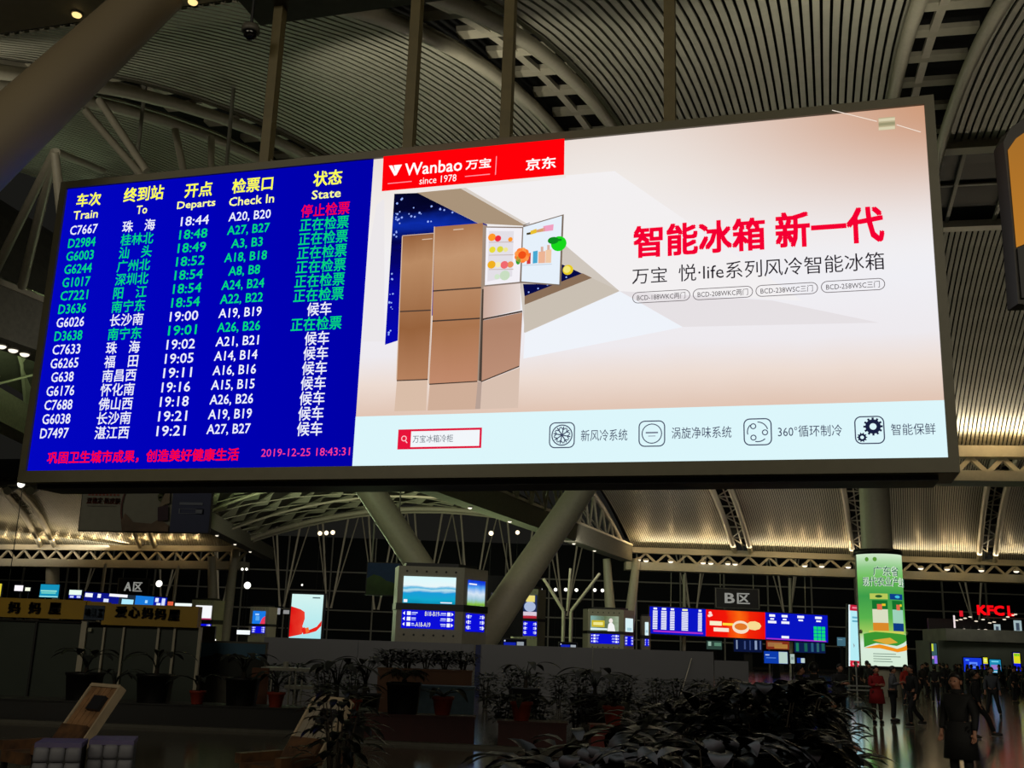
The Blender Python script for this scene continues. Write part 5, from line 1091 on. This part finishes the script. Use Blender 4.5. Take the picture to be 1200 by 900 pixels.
banana('tall rounded leafy plant in the shrub row left of the red planter', 697, 781, 30, 0, seed=17, s=1.2, fronds=11, wide=0.13)
# big glossy shrubs at the lower right
big = [('large glossy dark shrub at the front, leftmost of the big shrubs', 700, 862, 9.2, 41, 0.75), ('large glossy dark shrub with long arching leaves in the front middle', 762, 846, 10.2, 42, 0.8), ('large glossy dark shrub cut by the bottom border', 830, 850, 8.6, 43, 0.75),
       ('tall glossy dark shrub behind the front shrubs with many small highlights', 858, 812, 11.6, 44, 0.95), ('tallest glossy dark shrub beside the standing man in black', 912, 790, 12.4, 45, 0.95), ('glossy dark shrub in front of the man in black at the bottom border', 905, 846, 9.6, 46, 0.75), ('glossy dark shrub behind the arching leaves with a pale leaf on top', 806, 828, 12.2, 47, 0.8), ('small glossy shrub at the lower left end of the big shrubs', 655, 884, 8.8, 48, 0.6), ('dark shrub at the right end of the big shrubs, by the capped person', 926, 800, 13.6, 44, 0.6), ('dark shrub filling the gap left of the tallest shrub', 893, 788, 10.6, 45, 0.6), ('dark shrub at the bottom border below the standing man in black', 935, 858, 9.4, 44, 0.5)]
for lab, x, ytop, y, sd, rx in big:
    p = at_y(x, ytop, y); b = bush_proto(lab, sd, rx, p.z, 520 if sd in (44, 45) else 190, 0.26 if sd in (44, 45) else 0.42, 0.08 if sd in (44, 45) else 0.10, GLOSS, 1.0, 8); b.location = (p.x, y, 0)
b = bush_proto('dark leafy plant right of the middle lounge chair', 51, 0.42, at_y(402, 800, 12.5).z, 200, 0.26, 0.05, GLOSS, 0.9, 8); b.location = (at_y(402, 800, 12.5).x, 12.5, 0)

# ---------------------------------------------------------------- reclining chairs and padded stools
TAN = mat('tan_padded_hide', '7a5a3c', 0.55, var=0.35, scale=6); TAND = mat('brown_padded_hide', '4a3018', 0.6, var=0.6, scale=5); PALEW = mat('pale_edge_wood', '9a8a72', 0.5)
def recliner(label, px, ytop, y, rz, tan=TAN):
    p = at_y(px, ytop, y); t = thing('massage_chair', label, 'chair', (p.x, y, 0), rz); H = p.z
    Mb = Matrix.Rotation(radians(-34), 3, 'X')
    def bk(c, d, m, nm):
        mb = MB(); mb.box((0, 0, 0), d, m); mb.v = [tuple(Mb @ (Vector(v) + Vector(c)) + Vector((0, 0.02, 0.36))) for v in mb.v]; return mb.build(nm, t)
    L = (H - 0.36) / cos(radians(34))
    for k in range(5): bk((-0.24 + 0.12 * k, 0, L * 0.5), (0.105, 0.09, L * 0.98), tan, 'back_slat')
    bk((0, 0, L - 0.01), (0.66, 0.13, 0.05), PALEW, 'top_rail'); bk((0, -0.02, L * 0.24), (0.58, 0.16, L * 0.3), TAND, 'lumbar_pad'); bk((0.12, -0.055, L * 0.72), (0.26, 0.10, L * 0.2), mat('dark_head_pad', '141318', 0.5), 'head_pad')
    for s in (-1, 1): bk((s * 0.325, 0, L * 0.5), (0.035, 0.12, L), PALEW, 'side_rail')
    mb = MB(); mb.box((0, -0.32, 0.38), (0.62, 0.62, 0.14), TAND); mb.build('seat', t)
    for s in (-1, 1):
        mb = MB(); mb.box((s * 0.37, -0.28, 0.50), (0.12, 0.66, 0.12), TAND); mb.build('armrest', t)
        for yy in (-0.55, 0.0): mb = MB(); mb.box((s * 0.34, yy, 0.22), (0.06, 0.06, 0.44), BLACK); mb.build('leg', t)
    return t
recliner('tan slatted reclining chair at the lower left with a dark head pad', 80, 806, 14.6, radians(-36))
recliner('pale slatted reclining chair left of the dark plant in the middle', 352, 822, 14.0, radians(-38), mat('pale_padded_hide', '7c7466', 0.55, var=0.1))
QG, QP = mat('grey_quilted_fabric', '5c5c62', 0.6, var=0.1, scale=3), mat('mauve_quilted_top', '4c4466', 0.6)
def quilted(label, px, ytop, y, rz):
    p = at_y(px, ytop, y); t = thing('quilted_stool', label, 'stool', (p.x, y, 0), rz); H = p.z; mb = MB(); mb.box((0, 0, H / 2), (0.46, 0.56, H - 0.04), BLACK); mb.build('body', t)
    n = 3; rows = 3
    for i in range(n):
        for j in range(rows):
            mb = MB(); x = -0.24 + 0.16 * (i + 0.5); z = H - 0.03 - 0.16 * (j + 0.5); mb.ball((x, -0.255, z), (0.083, 0.06, 0.083), QG, 12, 8)
            mb.v = [tuple((x + max(-0.076, min(0.076, (v[0] - x) * 1.35)), v[1], z + max(-0.076, min(0.076, (v[2] - z) * 1.35)))) for v in mb.v]; mb.build('pad', t)
    mb = MB(); mb.box((0, 0.0, H - 0.015), (0.47, 0.57, 0.05), QP); mb.build('top_pad', t); return t
quilted('grey quilted stool with a mauve top at the lower left, left one of two', 73, 869, 12.2, radians(14))
quilted('grey quilted stool with a mauve top at the lower left, right one of two', 134, 866, 12.6, radians(14))

# ---------------------------------------------------------------- railing by the standing people
p = at_z(1002, 823, 0); RW = mat('white_rail_paint', '8c8c88', 0.45); t = thing('guard_railing', 'low white railing with a tall post left of the woman in the red coat', 'railing', (p.x, p.y, 0))
for z in (0.52, 0.70): mb = MB(); mb.tube((-0.65, 0, z), (1.0, 0, z), 0.035, 0.035, RW, 8); mb.build('rail', t)
for x in (-0.62, 0.12, 0.97):
    mb = MB(); mb.tube((x, 0, 0.03), (x, 0, 0.72 if x != 0.12 else 1.75), 0.035, 0.035, RW, 8); mb.build('post', t); mb = MB(); mb.lathe([(0.16, 0), (0.16, 0.03), (0.05, 0.05)], RW, 12, (x, 0, 0)); mb.build('foot', t)

# ---------------------------------------------------------------- people
SKIN = mat('skin', 'a8765c', 0.55, var=0.05); HAIR = mat('black_hair', '0c0a09', 0.5); SHOE = mat('dark_shoe', '14110f', 0.5); SOLE = mat('pale_shoe_sole', '8c8a88', 0.5)
def skin_mesh(name, verts, edges, m, sub=1, root=0):
    me = bpy.data.meshes.new(name); me.from_pydata([v[0] for v in verts], edges, []); o = bpy.data.objects.new(name, me); COL.objects.link(o)
    md = o.modifiers.new('s', 'SKIN'); md.use_smooth_shade = True; sv = me.skin_vertices[0].data
    for i, v in enumerate(verts): r = v[1]; sv[i].radius = (r, r) if not hasattr(r, '__len__') else r; sv[i].use_root = (i == root)
    sb = o.modifiers.new('d', 'SUBSURF'); sb.levels = sub; sb.render_levels = sub
    dg = bpy.context.evaluated_depsgraph_get(); out = bpy.data.meshes.new_from_object(o.evaluated_get(dg)); bpy.data.objects.remove(o); bpy.data.meshes.remove(me)
    out.name = name; out.materials.clear(); out.materials.append(m)
    for pl in out.polygons: pl.use_smooth = True
    return out
def put(me, name, parent): o = bpy.data.objects.new(name, me); COL.objects.link(o); o.parent = parent; return o
ARMS = {'down': ((0.235, 0.02, 1.13), (0.245, -0.06, 0.89)), 'phone': ((0.235, 0.0, 1.14), (0.09, -0.25, 1.22)), 'crossed': ((0.235, -0.04, 1.14), (-0.04, -0.21, 1.16)), 'swing': ((0.235, 0.10, 1.15), (0.24, 0.12, 0.91)), 'knees': ((0.26, -0.16, 0.92), (0.16, -0.42, 0.80))}
LEGS = {'stand': (((0.105, -0.01, 0.49), (0.11, 0.02, 0.09)),) * 2, 'walk': (((0.10, -0.18, 0.51), (0.10, -0.16, 0.10)), ((0.10, 0.05, 0.50), (0.10, 0.36, 0.15))), 'wide': (((0.15, -0.04, 0.49), (0.22, 0.0, 0.09)),) * 2, 'stride': (((0.12, -0.26, 0.58), (0.12, -0.42, 0.16)), ((0.10, 0.02, 0.49), (0.10, 0.10, 0.09)))}
def person(label, loc, face, top='jacket', tc='1a1a1c', pc='15161a', arms='down', legs='stand', hair='short', height=1.70, coat=0.0, seated=False, group=None, cap=None, rarm=None, sole=False):
    """a clothed figure looking along -y of its own space: one body mesh with garments, hair and shoes as parts"""
    t = thing('person', label, 'person', loc, face, group); s = height / 1.70; t.scale = (s, s, s)
    dz = -0.50 if seated else 0.0; al, ar = ARMS[arms], ARMS[rarm or arms]
    hips = Vector((0, 0, 0.93 + dz)); ch = Vector((0, -0.02 if not seated else -0.14, 1.30 + dz)); nk = ch + Vector((0, 0.0, 0.16)); hd = nk + Vector((0, -0.025, 0.13))
    V = [(hips, 0.12), ((hips + ch) / 2, 0.115), (ch, 0.13), (nk, 0.058), (nk + Vector((0, -0.012, 0.06)), 0.055), (hd + Vector((0, -0.012, -0.035)), 0.072), (hd + Vector((0, 0.0, 0.045)), 0.088), (hd + Vector((0, 0.0, 0.10)), 0.05), (hd + Vector((0, -0.105, -0.01)), 0.014)]
    E = [(0, 1), (1, 2), (2, 3), (3, 4), (4, 5), (5, 6), (6, 7), (5, 8)]
    JV = [(hips + Vector((0, 0, -0.02)), 0.155), ((hips + ch) / 2, 0.15), (ch + Vector((0, 0, 0.02)), 0.155), (nk + Vector((0, 0, -0.035)), 0.09)]; JE = [(0, 1), (1, 2), (2, 3)]
    PV = [(hips, 0.13)]; PE = []; feet = []
    for sd, (el, wr) in ((1, al), (-1, ar)):
        off = Vector((0, ch.y + 0.02, dz)); S = ch + Vector((sd * 0.175, 0.01, 0.07)); El = Vector((sd * el[0], el[1], el[2])) + off; Wr = Vector((sd * wr[0], wr[1], wr[2])) + off
        b = len(V); d = (Wr - El).normalized(); P1 = Wr + d * 0.06; sidev = d.cross(Vector((0, 1, 0.2))); sidev = sidev.normalized() if sidev.length > 0.1 else Vector((1, 0, 0)); curl = sidev.cross(d).normalized() * (-1)
        V += [(S, 0.058), (El, 0.043), (Wr, 0.028), (P1, (0.032, 0.032))]; E += [(2, b), (b, b + 1), (b + 1, b + 2), (b + 2, b + 3)]
        for k, (o_, L) in enumerate(((-0.03, 0.062), (-0.010, 0.075), (0.011, 0.070), (0.03, 0.055))):
            n0 = len(V); q = P1 + sidev * o_ + d * 0.02; V += [(q, 0.0095), (q + d * L * 0.6 + curl * 0.008, 0.009), (q + d * L + curl * 0.028, 0.008)]; E += [(b + 3, n0), (n0, n0 + 1), (n0 + 1, n0 + 2)]
        n0 = len(V); q = Wr + d * 0.03 + curl * 0.022 - sidev * sd * 0.028; V += [(q, 0.011), (q + d * 0.035 + curl * 0.022, 0.009)]; E += [(b + 3, n0), (n0, n0 + 1)]
        j = len(JV); JV += [(S, 0.088), (lerp(S, El, 0.5), 0.075), (El, 0.064), (lerp(El, Wr, 0.6), 0.054), (lerp(El, Wr, 0.93), 0.050)]; JE += [(2, j)] + [(j + i, j + i + 1) for i in range(4)]
    for sd, lg in ((1, LEGS.get(legs, LEGS['stand'])[0]), (-1, LEGS.get(legs, LEGS['stand'])[1])):
        H = hips + Vector((sd * 0.095, 0, -0.05))
        if seated: K = Vector((sd * 0.13, -0.43, 0.52)); A = Vector((sd * 0.14, -0.40, 0.09))
        else: K = Vector((sd * lg[0][0], lg[0][1], lg[0][2])); A = Vector((sd * lg[1][0], lg[1][1], lg[1][2]))
        b = len(V); V += [(H, 0.085), (lerp(H, K, 0.5), 0.075), (K, 0.055), (lerp(K, A, 0.35), 0.055), (A, 0.036), (A + Vector((0, -0.10, -0.045)), 0.034)]; E += [(0, b)] + [(b + i, b + i + 1) for i in range(5)]
        j = len(PV); PV += [(H, 0.112), (lerp(H, K, 0.5), 0.095), (K, 0.076), (lerp(K, A, 0.5), 0.074), (lerp(K, A, 0.96), 0.066)]; PE += [(0, j)] + [(j + i, j + i + 1) for i in range(4)]; feet.append(A)
    put(skin_mesh('body', V, E, SKIN), 'body', t)
    put(skin_mesh('trousers', PV, PE, mat('cloth_' + pc, pc, 0.8, var=0.15, scale=8)), 'trousers', t)
    TM = mat('cloth_' + tc, tc, 0.8, var=0.15, scale=8); put(skin_mesh('jacket', JV, JE, TM), 'coat' if coat else 'jacket', t)
    if coat:
        mb = MB(); zc = 1.02 + dz; pr = [(0.20, zc + 0.02), (0.225, zc - coat * 0.4), (0.255, zc - coat), (0.235, zc - coat), (0.20, zc - coat * 0.4)]; mb.lathe(pr, TM, 20); mb.v = [(v[0], v[1] * 0.78, v[2]) for v in mb.v]; mb.build('coat_skirt', t)
    mb = MB(); mb.lathe([(0.075, -0.02), (0.095, 0.03), (0.08, 0.07), (0.065, 0.06)], TM, 14, (nk.x, nk.y + 0.005, nk.z - 0.03)); mb.build('collar', t)
    mb = MB(); hc = hd + Vector((0, 0.022, 0.045)); mb.ball(hc, (0.099, 0.112, 0.114), mat('cap_' + cap, cap, 0.7) if cap else HAIR, 16, 10)
    mb.v = [(v[0], max(v[1], hc.y - 0.075 + max(0, 0.03 - (v[2] - hc.z)) * 1.1), v[2]) for v in mb.v]
    if hair == 'long': mb.ball(hd + Vector((0, 0.065, -0.07)), (0.085, 0.05, 0.17), HAIR, 14, 9)
    if cap: mb.box(hd + Vector((0, -0.12, 0.065)), (0.13, 0.11, 0.012), mat('cap_' + cap, cap, 0.7))
    mb.build('cap' if cap else 'hair', t)
    for sx in (-1, 1): mb = MB(); mb.ball(hd + Vector((sx * 0.031, -0.080, 0.02)), (0.012, 0.006, 0.007), BLACK, 8, 5); mb.build('eye', t); mb = MB(); mb.ball(hd + Vector((sx * 0.088, 0.0, 0.0)), (0.014, 0.024, 0.034), SKIN, 8, 6); mb.build('ear', t)
    mb = MB(); mb.ball(hd + Vector((0, -0.083, -0.050)), (0.022, 0.006, 0.006), mat('lip', '6c3a34', 0.5), 8, 5); mb.build('mouth', t)
    for A in feet:
        mb = MB(); mb.ball((A.x, A.y - 0.055, A.z - 0.035), (0.05, 0.145, 0.055), SHOE, 14, 8); mb.v = [(v[0], v[1], max(v[2], A.z - 0.075)) for v in mb.v]; o = mb.build('shoe', t)
        mb = MB(); mb.ball((A.x, A.y - 0.055, A.z - 0.075), (0.052, 0.148, 0.015), SOLE if sole else SHOE, 14, 6); mb.build('sole', o)
    if arms == 'phone' and not rarm:
        pass
    return t
def spot(px, py): p = at_z(px, py, 0); return (p.x, p.y, 0)
def facing(deg): return radians(deg)
person('person in a long black coat seen large near the right, face turned left', spot(1130, 934), facing(-48), tc='060606', pc='070708', coat=0.5, height=1.74, arms='down')
person('person striding with one dark leg forward behind the large figure in black', spot(1146, 866), facing(72), tc='09090a', pc='0b0b0c', legs='stride', sole=True, height=1.7)
person('woman in a knee length red coat facing the viewer', spot(1029, 848), facing(4), tc='8c0a12', pc='3a2c26', coat=0.42, arms='crossed', hair='long', height=1.68)
person('person in a grey jacket looking down at the hands, right of the red coat', spot(1048, 846), facing(62), tc='54565c', pc='0e0e12', arms='phone', height=1.68)
person('man in a black jacket with pale shoe soles walking left beside the grey jacket', spot(1072, 852), facing(-80), tc='0a0a0b', pc='08080a', legs='walk', sole=True, height=1.74)
person('person in an orange red jacket behind the grey jacket', spot(1063, 829), facing(20), tc='9c1e10', pc='15151a', height=1.68, hair='long')
person('person in dark clothes standing alone left of the large figure in black', spot(1097, 825), facing(160), tc='121214', pc='0c0c0e', height=1.7)
person('person in dark clothes with folded arms left of the white railing', spot(986, 847), facing(15), tc='131315', pc='101014', arms='crossed', height=1.7, coat=0.25)
person('tall person in black seen from behind next to the big glossy shrubs', spot(957, 880), facing(172), tc='050505', pc='060607', height=1.78, coat=0.2)
person('person with a dark cap in profile beside the tall shrub', spot(938, 872), facing(80), tc='10110f', pc='0c0c0c', cap='15140f', height=1.72)
person('person in dark clothes crouching low beside the shrubs with hands on the knees', spot(968, 893), facing(52), tc='1c2026', pc='0d0e11', arms='knees', seated=True, height=1.66)
person('person in a grey top standing with legs apart near the right border', spot(1165, 840), facing(-20), tc='3c4048', pc='0a0a0c', legs='wide', height=1.72)
person('person in black half way between the wide stance figure and the right border', spot(1190, 824), facing(30), tc='0c0c0e', pc='0a0a0c', height=1.7)
proto = [person('person in dark clothes in the distant crowd under the screens', spot(1004, 815), facing(20), tc='121214', pc='0c0c0f', group='distant crowd'), person('person in dark clothes in the distant crowd under the screens', spot(1112, 812), facing(-60), tc='1c1512', pc='0e0e11', legs='walk', group='distant crowd', hair='long'), person('person in dark clothes in the distant crowd under the screens', spot(1140, 813), facing(130), tc='0d1014', pc='101012', arms='phone', group='distant crowd')]
rs = random.Random(23)
for k in range(30):
    x = [1018, 1084, 1090, 1106, 1120, 1126, 1133, 1147, 1154, 1160, 1172, 1178, 1184, 1194, 1199][k % 15] + rs.uniform(-3, 3); y = rs.uniform(803, 819)
    dup(proto[k % 3], spot(x, y), rs.random() * 6.28, sc=0.96 + 0.08 * rs.random())
# seat block the crouching person rests on
a = spot(968, 893); mb = MB(); mb.box((a[0] - 0.02, a[1] + 0.06, 0.15), (0.4, 0.34, 0.30), BLACK); mb.box((a[0] - 0.02, a[1] + 0.06, 0.31), (0.42, 0.36, 0.03), DARK_STEEL); tag(mb.build('dark_case'), 'low dark case the crouching person sits on', 'case')
